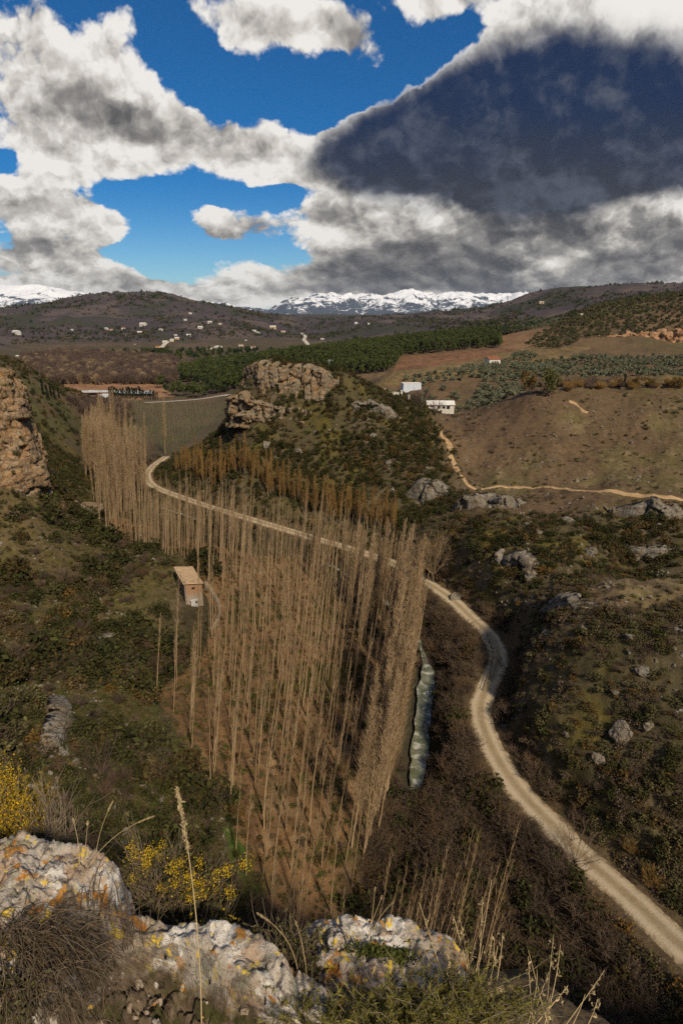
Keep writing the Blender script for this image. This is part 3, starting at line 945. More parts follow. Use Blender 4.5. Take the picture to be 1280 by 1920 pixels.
outcrop('jagged rock teeth breaking the right shoulder of the knoll', [(640, 760, 1), (680, 768, 2.6), (720, 780, 2.8), (755, 800, 1)], 143.0, M_LIME, .8, 2.5, .3, .6, (140, 200))

# ------------------------------------------------------------------ snow mountains on the skyline
def build_mountains(name, label, prof, Y0, seed, rough=1.0):
    pr = np.array(prof, float)
    pxs = np.linspace(pr[0, 0], pr[-1, 0], 420)
    top = np.interp(pxs, pr[:, 0], pr[:, 1])
    top += fbm2(pxs, pxs * 0, 26, 4, .55, seed) * 5 * rough
    dep = np.linspace(0, 1, 90)
    Pn, D = np.meshgrid(pxs, dep, indexing='ij')
    Yd = Y0 * (.80 + .30 * D)
    u = (Pn - 640) / F / CT / 1.0
    X = u * Yd * 1.03
    zt = (HC + (np.array([px_dir(0, t)[2] for t in top]) * Y0 * 1.02))[:, None]
    prof_d = np.where(D < .66, sstep(D, -.05, .70) ** .9, 1 - sstep(D, .66, 1.05))
    rid = fbm2(X.ravel(), Yd.ravel(), 900, 6, .55, seed + 3, ridged=True).reshape(X.shape)
    Z = 20 + (zt - 20) * prof_d + rid * 260 * rough * (.25 + .75 * np.sin(np.clip(D, 0, 1) * pi)) * (D < .97) - 60 * rough
    ns, nt = X.shape
    ids = np.arange(ns * nt).reshape(ns, nt)
    q = np.stack([ids[:-1, :-1], ids[1:, :-1], ids[1:, 1:], ids[:-1, 1:]], -1).reshape(-1, 4)
    m, k, b = principled('snowy_' + name, .8, .1)
    geo = k.new('ShaderNodeNewGeometry')
    pos = geo.outputs['Position']
    nzv = k.sep(geo.outputs['Normal'])[2]
    hz = k.sep(pos)[2]
    n1 = k.noise(pos, .0030, 7, .68); n2 = k.noise(pos, .014, 5, .7)
    f = k.m('ADD', k.m('MULTIPLY', k.m('SUBTRACT', hz, 250), .0016), k.m('MULTIPLY', k.m('SUBTRACT', n1, .5), 2.6))
    f = k.m('ADD', f, k.m('MULTIPLY', k.m('SUBTRACT', n2, .5), 1.6))
    f = k.m('ADD', f, k.m('MULTIPLY', k.m('SUBTRACT', nzv, .80), 1.2))
    c = k.mix(k.ss(f, .06, .34), (.045, .058, .085), (.66, .69, .75))
    k.put(b.inputs['Base Color'], c)
    o = link(name, mesh_np(name, np.stack([X, Yd, Z], -1).reshape(-1, 3), q), m)
    tag(o, label, 'mountains', kind='structure')


build_mountains('mountains', 'snow covered mountain range under the cloud on the far skyline',
                [(380, 590), (400, 573), (450, 577), (500, 584), (522, 584), (545, 570), (575, 560), (610, 556), (660, 557), (710, 556), (755, 550), (790, 557), (830, 556), (870, 558), (900, 555), (950, 556), (1000, 552), (1080, 552), (1150, 560)], 14000, 5.5)
build_mountains('mountains', 'smooth snow covered mountain behind the left hill',
                [(-260, 585), (-120, 565), (-40, 555), (20, 541), (60, 537), (110, 540), (150, 536), (180, 540), (215, 550), (260, 562), (330, 585)], 13000, 9.5, .55)

# ------------------------------------------------------------------ plant pieces
def leaf_quads(R, cen, size, elong=1.6, up=0.0):
    """small bent-free quads with random facing at the given centres"""
    n = len(cen)
    a = R.normal(size=(n, 3)); a[:, 2] = a[:, 2] * .8 + up
    a /= np.linalg.norm(a, axis=1)[:, None]
    b = np.cross(a, R.normal(size=(n, 3))); b /= np.linalg.norm(b, axis=1)[:, None] + 1e-9
    s = (size * R.uniform(.6, 1.3, n))[:, None]
    a = a * s * elong; b = b * s * .5
    V = np.stack([cen - a * .5, cen + b, cen + a * .5, cen - b], 1).reshape(-1, 3)
    return V, np.arange(4 * n).reshape(n, 4)


def tubes(segs, sides=3):
    """segs: list of (points (k,3), radii (k,)) -> one mesh"""
    Vs, Fs, off = [], [], 0
    ang = np.arange(sides) * 2 * pi / sides
    for pts, rad in segs:
        pts = np.asarray(pts, float); k = len(pts)
        d = np.gradient(pts, axis=0); d /= np.linalg.norm(d, axis=1)[:, None] + 1e-9
        ref = np.array([0, 0, 1.0]) if abs(d[0, 2]) < .8 else np.array([1.0, 0, 0])
        u = np.cross(d, ref); u /= np.linalg.norm(u, axis=1)[:, None] + 1e-9
        w = np.cross(d, u)
        ring = pts[:, None] + (u[:, None] * np.cos(ang)[None, :, None] + w[:, None] * np.sin(ang)[None, :, None]) * np.asarray(rad)[:, None, None]
        Vs.append(ring.reshape(-1, 3))
        i = np.arange(k - 1)[:, None] * sides + np.arange(sides)[None] + off
        j = np.arange(k - 1)[:, None] * sides + (np.arange(sides)[None] + 1) % sides + off
        Fs.append(np.stack([i, j, j + sides, i + sides], -1).reshape(-1, 4))
        off += k * sides
    return np.concatenate(Vs), np.concatenate(Fs)


def join(parts):
    Vs, Fs, off = [], [], 0
    for V, Fc in parts:
        Vs.append(V); Fs.append(Fc + off); off += len(V)
    return np.concatenate(Vs), Fs


def plant_material(name, c1, c2, c3=None, rough=.85, trans=.15, var=.45):
    m, k, b = principled(name, rough, .15)
    oi = k.new('ShaderNodeObjectInfo')
    geo = k.new('ShaderNodeNewGeometry')
    isl = geo.outputs['Random Per Island']
    c = k.mix(oi.outputs['Random'], c1, c2)
    if c3 is not None:
        c = k.mix(k.ss(k.m('FRACT', k.m('MULTIPLY', oi.outputs['Random'], 7.31)), .72, .9), c, c3)
    c = k.vm('SCALE', c, scale=k.lin(isl, 0, 1, 1 - var, 1 + var))
    k.put(b.inputs['Base Color'], c)
    if trans:
        out = [n for n in k.n if n.type == 'OUTPUT_MATERIAL'][0]
        tr = k.new('ShaderNodeBsdfTranslucent'); k.put(tr.inputs['Color'], c)
        mx = k.new('ShaderNodeMixShader'); mx.inputs[0].default_value = trans
        k.l.new(b.outputs[0], mx.inputs[1]); k.l.new(tr.outputs[0], mx.inputs[2]); k.l.new(mx.outputs[0], out.inputs['Surface'])
    return m


M_DARK = plant_material('dark_evergreen', (.026, .029, .009), (.046, .045, .013), (.052, .038, .013))
M_OLIVEG = plant_material('grey_green_scrub', (.066, .062, .024), (.092, .080, .034), (.085, .060, .024))
M_OCHREB = plant_material('ochre_scrub', (.105, .066, .022), (.085, .058, .022), (.125, .072, .018))
M_TWIG = plant_material('bare_brown_twigs', (.105, .074, .052), (.075, .055, .040), (.12, .078, .044), trans=0)
M_HEATH = plant_material('brown_heath', (.088, .066, .043), (.110, .080, .052), (.090, .076, .034), trans=0)
M_HERB = plant_material('green_herbs', (.052, .066, .014), (.072, .078, .020))
M_STRAW = plant_material('straw_grass', (.150, .110, .052), (.120, .085, .040), (.095, .085, .035), trans=.1)


def bush_mesh(name, seed, mat, n=260, size=.15, lumps=7, flat=.75, core=True):
    R = np.random.RandomState(seed)
    lc = R.normal(size=(lumps, 3)) * np.array([.42, .42, .22]); lc[:, 2] = np.abs(lc[:, 2]) * 1.3 + .25 * flat
    lr = R.uniform(.32, .55, lumps)
    w = R.randint(0, lumps, n)
    d = R.normal(size=(n, 3)); d /= np.linalg.norm(d, axis=1)[:, None]
    cen = lc[w] + d * (lr[w] * R.uniform(.72, 1.05, n))[:, None]
    cen[:, 2] = np.abs(cen[:, 2]) * flat / .75
    parts = [leaf_quads(R, cen, size)]
    V, Fs = join(parts)
    me = mesh_np(name, V, Fs, False); me.materials.append(mat)
    return me


def twig_mesh(name, seed, mat, n=46, h=1.0, spread=.75, th=.012):
    R = np.random.RandomState(seed)
    segs = []
    for i in range(n):
        a = R.uniform(0, 2 * pi); r = R.uniform(.25, 1) * spread; hh = h * R.uniform(.55, 1.0) * (1.05 - .35 * r / spread)
        b0 = np.array([cos(a) * .12 * R.rand(), sin(a) * .12 * R.rand(), 0])
        m1 = b0 + np.array([cos(a) * r * .45, sin(a) * r * .45, hh * .5]) + R.normal(size=3) * .04
        e = np.array([cos(a) * r, sin(a) * r, hh]) + R.normal(size=3) * .06
        segs.append(([b0, m1, e], [th * 1.6, th, th * .35]))
        for _ in range(3):
            t = R.uniform(.3, .9)
            p = m1 + (e - m1) * t
            q = p + R.normal(size=3) * np.array([.16, .16, .08]) + np.array([0, 0, .14])
            segs.append(([p, (p + q) / 2 + R.normal(size=3) * .015, q], [th * .6, th * .5, th * .25]))
    V, Fc = tubes(segs, 3)
    me = mesh_np(name, V, Fc, False); me.materials.append(mat)
    return me


def tuft_mesh(name, seed, mat, n=40, h=.5, lean=.5, w=.02):
    R = np.random.RandomState(seed)
    V, Fq = [], []
    for i in range(n):
        a = R.uniform(0, 2 * pi); l = R.uniform(.1, 1) * lean; hh = h * R.uniform(.5, 1)
        b = np.array([R.normal() * .08, R.normal() * .08, 0]); dv = np.array([cos(a), sin(a), 0]); sd = np.array([-sin(a), cos(a), 0]) * w
        p1 = b + dv * l * .35 + np.array([0, 0, hh * .65]); p2 = b + dv * l + np.array([0, 0, hh])
        o = len(V) * 1
        V += [b - sd, b + sd, p1 + sd * .7, p1 - sd * .7, p2]
        Fq.append((o, o + 1, o + 2, o + 3)); Fq.append((o + 3, o + 2, o + 4, o + 4))
    V = np.array(V)
    quads = np.array(Fq[0::2]); tris = np.array(Fq[1::2])[:, :3]
    me = mesh_np(name, V, [quads, tris], False); me.materials.append(mat)
    return me


# ------------------------------------------------------------------ scatter of uncountable growth (geometry nodes, one object)
def scatter(name, label, protos, pts, scl, rot, idx, cat='scrub'):
    """protos: meshes; pts (N,3); scl (N,) or (N,3); rot (N,) about z or (N,3)"""
    coll = bpy.data.collections.new(name + '_sources')
    for i, me in enumerate(protos):
        o = bpy.data.objects.new('%s_source_%02d' % (name, i), me)
        coll.objects.link(o)
    pts = np.asarray(pts, np.float32); n = len(pts)
    me = bpy.data.meshes.new(name)
    me.vertices.add(n); me.vertices.foreach_set('co', pts.ravel())
    scl = np.asarray(scl, np.float32); scl = np.repeat(scl[:, None], 3, 1) if scl.ndim == 1 else scl
    rot = np.asarray(rot, np.float32)
    if rot.ndim == 1: rot = np.stack([rot * 0, rot * 0, rot], 1)
    a = me.attributes.new('scl', 'FLOAT_VECTOR', 'POINT'); a.data.foreach_set('vector', scl.astype(np.float32).ravel())
    a = me.attributes.new('rot', 'FLOAT_VECTOR', 'POINT'); a.data.foreach_set('vector', rot.astype(np.float32).ravel())
    a = me.attributes.new('idx', 'INT', 'POINT'); a.data.foreach_set('value', np.asarray(idx, np.int32))
    o = link(name, me)
    g = bpy.data.node_groups.new(name, 'GeometryNodeTree')
    g.interface.new_socket('Geometry', in_out='INPUT', socket_type='NodeSocketGeometry')
    g.interface.new_socket('Geometry', in_out='OUTPUT', socket_type='NodeSocketGeometry')
    N = g.nodes; L = g.links
    gi, go = N.new('NodeGroupInput'), N.new('NodeGroupOutput')
    ip = N.new('GeometryNodeInstanceOnPoints')
    ci = N.new('GeometryNodeCollectionInfo'); ci.inputs['Collection'].default_value = coll; ci.inputs['Separate Children'].default_value = True; ci.inputs['Reset Children'].default_value = True

    def attr(nm, typ):
        nd = N.new('GeometryNodeInputNamedAttribute'); nd.data_type = typ; nd.inputs['Name'].default_value = nm
        return [s for s in nd.outputs if s.enabled and s.name == 'Attribute'][0]
    L.new(gi.outputs[0], ip.inputs['Points'])
    L.new(ci.outputs[0], ip.inputs['Instance'])
    ip.inputs['Pick Instance'].default_value = True
    L.new(attr('idx', 'INT'), ip.inputs['Instance Index'])
    e2r = N.new('FunctionNodeEulerToRotation'); L.new(attr('rot', 'FLOAT_VECTOR'), e2r.inputs[0])
    L.new(e2r.outputs[0], ip.inputs['Rotation'])
    L.new(attr('scl', 'FLOAT_VECTOR'), ip.inputs['Scale'])
    L.new(ip.outputs[0], go.inputs[0])
    mod = o.modifiers.new('growth', 'NODES'); mod.node_group = g
    tag(o, label, cat, kind='stuff')
    return o


SC_KINDS = ['dark', 'dark', 'olive', 'olive', 'ochre', 'twig', 'twig', 'heath', 'heath', 'herb', 'straw', 'straw']
SC_PROTOS = [bush_mesh('dark_bush', 1, M_DARK, 300, .17), bush_mesh('dark_bush', 2, M_DARK, 240, .17, 5, .95),
             bush_mesh('grey_green_bush', 3, M_OLIVEG, 280, .15, 6, .7), bush_mesh('grey_green_bush', 4, M_OLIVEG, 240, .14, 8, .6),
             bush_mesh('ochre_bush', 5, M_OCHREB, 220, .15, 6, .8), twig_mesh('bare_bush', 6, M_TWIG, 60), twig_mesh('bare_bush', 7, M_TWIG, 50, .85, .95),
             twig_mesh('heath', 8, M_HEATH, 60, .6, .9, .02), bush_mesh('heath', 9, M_HEATH, 240, .12, 9, .45),
             bush_mesh('herbs', 10, M_HERB, 200, .15, 9, .3), tuft_mesh('straw_tuft', 11, M_STRAW, 50, .6, .55, .03), tuft_mesh('straw_tuft', 12, M_STRAW, 36, .8, .4, .03)]

RS = np.random.RandomState(77)


def sample_ground(n, azr=44, r0=24, r1=260, pw=1.0):
    """random points over the valley, uniform in area up to r1 (pw = 1) or thinning with distance"""
    a = np.radians(RS.uniform(-azr, azr, n))
    t = RS.uniform(0, 1, n)
    r = np.sqrt(r0 ** 2 + t * (r1 ** 2 - r0 ** 2)) if pw == 1 else r0 * (r1 / r0) ** t
    x, y = r * np.sin(a), r * np.cos(a)
    return x, y


def free_of_paths(x, y, road=2.6, river=2.2):
    d, _ = poly_dist(x, y, ROAD)
    e, _ = poly_dist(x, y, RIVER)
    return (d > road) & ((e > river) | (np.hypot(x, y) > 190) | (y < 53) | (y > 80)), d, e


MILL_AT = PZ(362, 1136, 1.5)


def scatter_scrub():
    # half by area, half thinning with distance so that the near slopes stay closed
    xa, ya = sample_ground(60000, 44, 26, 215)
    xb, yb = sample_ground(34000, 48, 18, 160, 0)
    xc = RS.uniform(-150, -45, 6500); yc = RS.uniform(130, 330, 6500)
    x = np.concatenate([xa, xb, xc]); y = np.concatenate([ya, yb, yc])
    z = height(x, y)
    px, py = to_px(x, y, z)
    ok, dr, dv = free_of_paths(x, y)
    ok &= (px > -250) & (px < 1530) & (py < 2150)
    plant = in_poly(px, py, PLANTATION_PX) & (z < 1.2)
    bare = sstep(x, 22, 32) * sstep(y, 104, 112) * (1 - sstep(y, 215, 240))
    terr = sstep(x, 29, 37) * sstep(y, 60, 65) * (1 - sstep(y, 73, 82))
    nA = fbm2(x, y, 11, 4, .55, 71.0); nB = fbm2(x, y, 4, 3, .5, 81.0); nC = fbm2(x, y, 26, 3, .5, 91.0)
    u = RS.rand(len(x))
    dens = np.clip(.66 + 1.2 * nA + .6 * nB, .12, 1)
    dens = np.where(plant, .16 + .55 * np.clip(nA + nB, 0, 1), dens)
    dens = dens * (1 - .90 * np.clip(np.maximum(bare, terr), 0, 1))
    lf = (x < -8) & ~plant & (y < 135)
    dens = np.where(lf, np.clip(.55 + 1.2 * nA + .5 * nC, .42, .9), dens)
    ok &= (u < dens) & ~((y > 215) & (z < 3))
    ok &= np.hypot(x - MILL_AT[0], y - MILL_AT[1]) > 5.5
    x, y, z, px, py, plant, bare, terr, nA, nB, nC, dr, dv = [q[ok] for q in (x, y, z, px, py, plant, bare, terr, nA, nB, nC, dr, dv)]
    n = len(x)
    u = RS.rand(n); v = RS.rand(n)
    kind = np.full(n, 0)
    size = RS.uniform(.35, 1.0, n) * (1 + .5 * np.clip(nA, 0, 1))

    def pick(mask, table):
        names, w = zip(*table)
        cw = np.cumsum(np.array(w, float) / sum(w))
        sel = np.searchsorted(cw, u[mask].clip(0, .9999))
        opts = [[i for i, k in enumerate(SC_KINDS) if k == nm] for nm in names]
        kind[mask] = [opts[s][int(vv * len(opts[s]))] for s, vv in zip(sel, v[mask])]
    left = (x < -8) & ~plant & (y < 135)
    size = np.where(left, size * (.55 + 1.5 * sstep(nA + .35 * nC, .0, .42)), size)
    open_ = left & (nA + .3 * nC < -.06)
    butte = (~left) & ~plant & (y > 118) & (x < 34)
    riv = (~left) & ~butte & ~plant & (z < 4.6) & (dv < 40)
    right = ~(left | butte | riv | plant)
    pick(left, [('dark', 20), ('olive', 22), ('ochre', 5), ('twig', 18), ('heath', 16), ('herb', 14), ('straw', 7)])
    pick(open_, [('straw', 34), ('herb', 24), ('heath', 22), ('olive', 14), ('dark', 4)])
    pick(butte, [('dark', 34), ('olive', 14), ('ochre', 7), ('heath', 20), ('herb', 10), ('straw', 10)])
    pick(riv, [('twig', 60), ('dark', 6), ('ochre', 5), ('heath', 26), ('olive', 3)])
    pick(right, [('heath', 54), ('dark', 5), ('olive', 17), ('ochre', 4), ('twig', 9), ('straw', 12), ('herb', 2)])
    gully = right & (x > 12) & (y > 82) & (y < 106)
    pick(gully, [('dark', 30), ('heath', 30), ('twig', 12), ('olive', 14), ('ochre', 6), ('straw', 6)])
    pick(plant, [('straw', 46), ('ochre', 10), ('herb', 22), ('heath', 12), ('olive', 6)])
    kk = np.array(SC_KINDS)[kind]
    size = np.where(riv & (kk == 'twig'), size * 2.4, size)
    size = np.where(riv & (kk == 'dark'), size * 1.7, size)
    size = np.where(left & (kk == 'twig'), size * 1.5, size)
    size = np.where(left & (kk == 'dark'), size * 1.25, size)
    size = np.where(open_, RS.uniform(.28, .62, n), size)
    size = np.where(plant, size * .75, size)
    size *= np.where((bare > .5) | (terr > .5), .6, 1.0)
    size *= 1 + sstep(np.hypot(x, y), 110, 200) * .25
    sc = np.stack([size * RS.uniform(.85, 1.25, n), size * RS.uniform(.85, 1.25, n), size * RS.uniform(.75, 1.1, n)], 1)
    # taller bushes standing in clumps
    z = z - .06 * size
    scatter('hillside_scrub', 'low scrub of dark evergreen, grey and bare brown bushes covering the slopes', SC_PROTOS, np.stack([x, y, z], 1), sc, RS.uniform(0, 6.28, n), kind)
    return n


N_SCRUB = scatter_scrub()


def cliff_scrub():
    A = np.concatenate(CLIFF_SPOTS)
    n = len(A)
    kinds = RS.choice([0, 1, 2, 8, 9, 10], n, p=[.22, .18, .16, .2, .1, .14])
    s = RS.uniform(.25, .75, n)
    scatter('ledge_scrub', 'tufts and small bushes growing on the ledges and tops of the cliffs', SC_PROTOS, A - np.array([0, 0, .05]), s, RS.uniform(0, 6.28, n), kinds)
    print('ledge scrub', n)


cliff_scrub()


# loose stones strewn over the slopes
def scatter_stones():
    x, y = sample_ground(16000, 44, 24, 210)
    xb, yb = sample_ground(7000, 46, 18, 120, 0)
    x = np.concatenate([x, xb]); y = np.concatenate([y, yb])
    z = height(x, y)
    ok, dr, dv = free_of_paths(x, y, 2.4)
    ok &= (z > 1.6) & (fbm2(x, y, 13, 3, .5, 101.0) + RS.normal(size=len(x)) * .12 > np.where(x < -10, .03, .08))
    x, y, z = x[ok], y[ok], z[ok]
    n = len(x)
    s = np.exp(RS.normal(-1.9, .55, n)).clip(.05, .7)
    scatter('loose_stones', 'pale limestone rubble strewn over the slopes', ROCKS, np.stack([x, y, z + s * .1], 1), np.stack([s * 1.1, s, s * .8], 1), RS.uniform(0, 6.28, (n, 3)) * np.array([.15, .15, 1]), RS.randint(0, len(ROCKS), n), 'stones')


scatter_stones()

# ------------------------------------------------------------------ bare poplars
def bark_material(name, c1, c2):
    m, k, b = principled(name, .9, .15)
    oi = k.new('ShaderNodeObjectInfo')
    pos = k.new('ShaderNodeTexCoord').outputs['Object']
    x, y, z = k.sep(pos)
    n = k.noise(k.xyz(k.m('MULTIPLY', x, 5), k.m('MULTIPLY', y, 5), k.m('MULTIPLY', z, .8)), 1.0, 4, .6)
    c = k.mix(oi.outputs['Random'], c1, c2)
    c = k.mix(k.m('MULTIPLY', k.ss(n, .45, .65), .6), c, tuple(.45 * q for q in c1))
    k.put(b.inputs['Base Color'], c)
    return m


M_POPLAR = bark_material('poplar_bark', (.22, .15, .085), (.33, .245, .155))
M_PTWIG = plant_material('poplar_twigs', (.255, .180, .102), (.31, .225, .135), trans=0, var=.3)
M_RTWIG = plant_material('river_poplar_twigs', (.285, .198, .114), (.34, .245, .150), trans=0, var=.3)
M_OTWIG = plant_material('amber_twigs', (.235, .140, .043), (.190, .115, .043), trans=0, var=.35)
M_DTWIG = plant_material('dull_brown_twigs', (.082, .058, .048), (.105, .072, .058), (.13, .092, .068), trans=0, var=.3)
M_BARK = bark_material('grey_bark', (.12, .095, .07), (.16, .125, .09))


def poplar_parts(seed, H, nb, start, ang, blen, nt, rt=.13, tw=.014, bend=.25):
    R = np.random.RandomState(seed)
    k = 12
    t = np.linspace(0, 1, k)
    bx = np.cumsum(R.normal(size=k)) * .035 * bend * H / 24 * 4; by = np.cumsum(R.normal(size=k)) * .035 * bend * H / 24 * 4
    bx -= bx[0]; by -= by[0]
    tr = np.stack([bx, by, t * H], 1)
    rad = rt * (1 - t) ** .8 + .012
    trunk = tubes([(tr, rad)], 7)
    segs = []
    for i in range(nb):
        f = start + (1 - start) * ((i + R.rand()) / nb) ** .9 * .985
        p0 = np.array([np.interp(f, t, tr[:, j]) for j in range(3)])
        a = i * 2.4 + R.normal() * .4
        L = blen * (1 - .72 * (f - start) / (1 - start)) * R.uniform(.6, 1.15)
        th = ang * R.uniform(.6, 1.35)
        d = np.array([cos(a) * sin(th), sin(a) * sin(th), cos(th)])
        p1 = p0 + d * L * .5; p2 = p0 + d * L + np.array([0, 0, L * .16]) + R.normal(size=3) * .05 * L
        r0 = .010 + .012 * L / blen
        segs.append(([p0, p1, p2], [r0 * 1.3, r0, tw * .5]))
        for j in range(nt):
            u = R.uniform(.2, .95)
            q0 = p0 + (p2 - p0) * u
            b = R.uniform(0, 6.28)
            dd = d * .9 + np.array([cos(b), sin(b), .25]) * .5
            l2 = L * R.uniform(.18, .42)
            q1 = q0 + dd * l2
            segs.append(([q0, q1], [tw, tw * .5]))
    crown = tubes(segs, 3)
    return trunk, crown


def poplar_meshes(nm, seed, mat_t, mat_c, **kw):
    trunk, crown = poplar_parts(seed, **kw)
    mt = mesh_np(nm + '_trunk', *trunk); mt.materials.append(mat_t)
    mc = mesh_np(nm + '_crown', *crown, False); mc.materials.append(mat_c)
    V, Fl = join([trunk, crown])
    mj = mesh_np(nm + '_whole', V, Fl, False); mj.materials.append(mat_t); mj.materials.append(mat_c)
    mi = np.concatenate([np.zeros(len(Fl[0]), np.int32), np.ones(len(Fl[1]), np.int32)])
    if len(mj.polygons) == len(mi): mj.polygons.foreach_set('material_index', mi)
    return mt, mc, mj


POP_PLAIN = [poplar_meshes('poplar', 200 + i, M_POPLAR, M_PTWIG, H=[14, 15.5, 13, 17][i], nb=[15, 18, 11, 20][i], start=[.58, .52, .62, .46][i], ang=.22 + .03 * i, blen=[2.0, 2.2, 1.7, 2.4][i], nt=3, rt=[.080, .095, .070, .105][i], tw=.012, bend=.4) for i in range(4)]
POP_DENSE = [poplar_meshes('dense_poplar', 230 + i, M_POPLAR, M_RTWIG, H=20 + 1.5 * i, nb=110 + 10 * i, start=.12 + .04 * i, ang=.20, blen=4.2, nt=8, rt=.13, tw=.018) for i in range(3)]
POP_AMBER = [poplar_meshes('amber_poplar', 260 + i, M_BARK, M_OTWIG, H=8.5 + i, nb=60, start=.12, ang=.30, blen=2.6, nt=7, rt=.11, tw=.020) for i in range(2)]
POP_THIN = [poplar_meshes('thin_poplar', 290 + i, M_POPLAR, M_PTWIG, H=13 + 2 * i, nb=20, start=.38, ang=.24, blen=1.7, nt=3, rt=.055, tw=.009) for i in range(2)]


def lean_rot(R, base=.115, s=.022):
    """the stand leans with the prevailing wind, down the valley to the right"""
    return (R.normal() * s, base + R.normal() * s, R.uniform(0, 6.28))


def inst_rot(rx, ry, rz):
    """spin about the trunk first, then lean (XYZ euler applied to a spun trunk)"""
    from mathutils import Euler, Matrix
    m = Euler((rx, ry, 0)).to_matrix() @ Matrix.Rotation(rz, 3, 'Z')
    return m.to_euler()


def tree_thing(name, meshes, loc, rot, sc, label, cat, group, parts=('trunk', 'crown')):
    o = bpy.data.objects.new(name, None); COL.objects.link(o)
    o.empty_display_size = .5
    o.location = loc; o.rotation_euler = rot; o.scale = (sc, sc, sc)
    tag(o, label, cat, group)
    for p, me in zip(parts, meshes):
        c = bpy.data.objects.new(p, me); COL.objects.link(c); c.parent = o
    return o


def plant_poplars():
    R = np.random.RandomState(5)
    # planted grid, turned a little from the view direction
    cells = []
    sp = 2.55
    ca, sa = cos(.22), sin(.22)
    for i in range(-90, 90):
        for j in range(-12, 100):
            gx, gy = i * sp, j * sp
            x = ca * gx - sa * gy + R.normal() * .34; y = sa * gx + ca * gy + 20 + R.normal() * .32
            cells.append((x, y))
    c = np.array(cells)
    c = c[(c[:, 1] > 30) & (c[:, 1] < 200)]
    z = height(c[:, 0], c[:, 1])
    px, py = to_px(c[:, 0], c[:, 1], z)
    ok, dr, dv = free_of_paths(c[:, 0], c[:, 1], 3.0, 2.6)
    k = in_poly(px, py, PLANTATION_PX) & (z < 2.8) & ok & (np.hypot(c[:, 0] - MILL_AT[0], c[:, 1] - MILL_AT[1]) > 7) & (R.rand(len(c)) < .93)
    c, z = c[k], z[k]
    order = np.argsort(np.hypot(c[:, 0], c[:, 1]))
    items = []
    for i in order:
        items.append((c[i, 0], c[i, 1], z[i], 'plain', R.uniform(.76, 1.1)))
    # dense pale row on the near river bank
    riv = []
    for px0, py0, n, spread in [(690, 1700, 3, 1.0), (712, 1600, 4, 1.2), (735, 1520, 8, 1.5), (745, 1460, 12, 1.7), (752, 1400, 14, 1.9), (758, 1340, 15, 2.0), (760, 1280, 15, 2.2), (752, 1225, 14, 2.4), (735, 1175, 12, 2.6), (705, 1135, 10, 2.8), (670, 1100, 8, 3.0), (630, 1075, 6, 3.0), (590, 1055, 5, 3.0)]:
        cx, cy, _ = PZ(px0, py0, 0)
        for _ in range(n):
            riv.append((cx + R.normal() * spread * .8 - 1.0, cy + R.normal() * spread * 1.5))
    riv = np.array(riv); zr = height(riv[:, 0], riv[:, 1])
    ri = [(a, b, h, 'dense', R.uniform(.72, 1.02) * (1 - .32 * float(sstep(b, 82, 105)))) for (a, b), h in zip(riv, zr) if h > -.9]
    # young thin stems at the foot of the crag below the eye
    thin = []
    for px0, py0, n in [(760, 1830, 6), (800, 1850, 7), (840, 1830, 6), (720, 1800, 4), (880, 1860, 3), (700, 1860, 4), (560, 1800, 3), (600, 1840, 3)]:
        cx, cy, _ = PZ(px0, py0, .5)
        for _ in range(n):
            thin.append((cx + R.normal() * 1.4, cy + R.normal() * 1.4))
    thin = np.array(thin); zt = height(thin[:, 0], thin[:, 1])
    ti = [(a, b, h, 'thin', R.uniform(.7, 1.1)) for (a, b), h in zip(thin, zt) if h < 6]
    room = 296 - len(ri) - len(ti)
    kinds = {'plain': (POP_PLAIN, 'tall bare poplar in the plantation on the leaf strewn valley floor', 'plantation poplars'),
             'dense': (POP_DENSE, 'bare poplar with dense pale twigs crowding the near river bank', 'poplars along the river bank'),
             'thin': (POP_THIN, 'thin young poplar rising from the dark thicket below the foreground rocks', 'young poplars below the rocks')}
    for (x, y, h, kd, s) in items[:room] + ri + ti:
        ms, label, grp = kinds[kd]
        me = ms[R.randint(len(ms))]
        rx, ry, rz = lean_rot(R)
        tree_thing('poplar_tree', me[:2], (x, y, h - .15), inst_rot(rx, ry, rz), s, label, 'tree', grp)
    rest = items[room:]
    # far pale grove at the back of the gorge
    far = []
    for px0, py0, n, sx, sy in [(165, 945, 50, 3, 7), (190, 915, 70, 4, 8), (215, 890, 70, 4, 8), (235, 868, 50, 4, 8), (205, 845, 40, 5, 8), (180, 880, 50, 3.5, 8), (230, 920, 34, 4, 6), (190, 960, 40, 4, 5), (240, 950, 40, 5, 5), (300, 965, 30, 6, 4)]:
        cx, cy, _ = PZ(px0, py0, 0)
        for _ in range(n):
            far.append((cx + R.normal() * sx, cy + R.normal() * sy))
    far = np.array(far); zf = height(far[:, 0], far[:, 1])
    # thinner young stems carrying the stand on towards the mill
    gx, gy = RS.uniform(-75, -8, 2600), RS.uniform(112, 185, 2600)
    gz = height(gx, gy); gp = to_px(gx, gy, gz)
    kk = in_poly(*gp, [(140, 905), (285, 935), (340, 950), (420, 975), (480, 1000), (470, 1050), (330, 1055), (200, 1005), (150, 960)])
    kk &= RS.rand(2600) < .55
    young = np.stack([gx[kk], gy[kk]], 1)
    okf = (zf < 3) & (zf > -.8) & (poly_dist(far[:, 0], far[:, 1], ROAD)[0] > 3.5)
    far, zf = far[okf], zf[okf]
    allp = [(a, b, h, R.randint(0, 4), s) for (a, b, h, _, s) in rest] + [(a, b, h, 4 + R.randint(0, 3), R.uniform(.75, 1.05)) for (a, b), h in zip(far, zf)]
    zy = height(young[:, 0], young[:, 1]); dy = poly_dist(young[:, 0], young[:, 1], ROAD)[0]
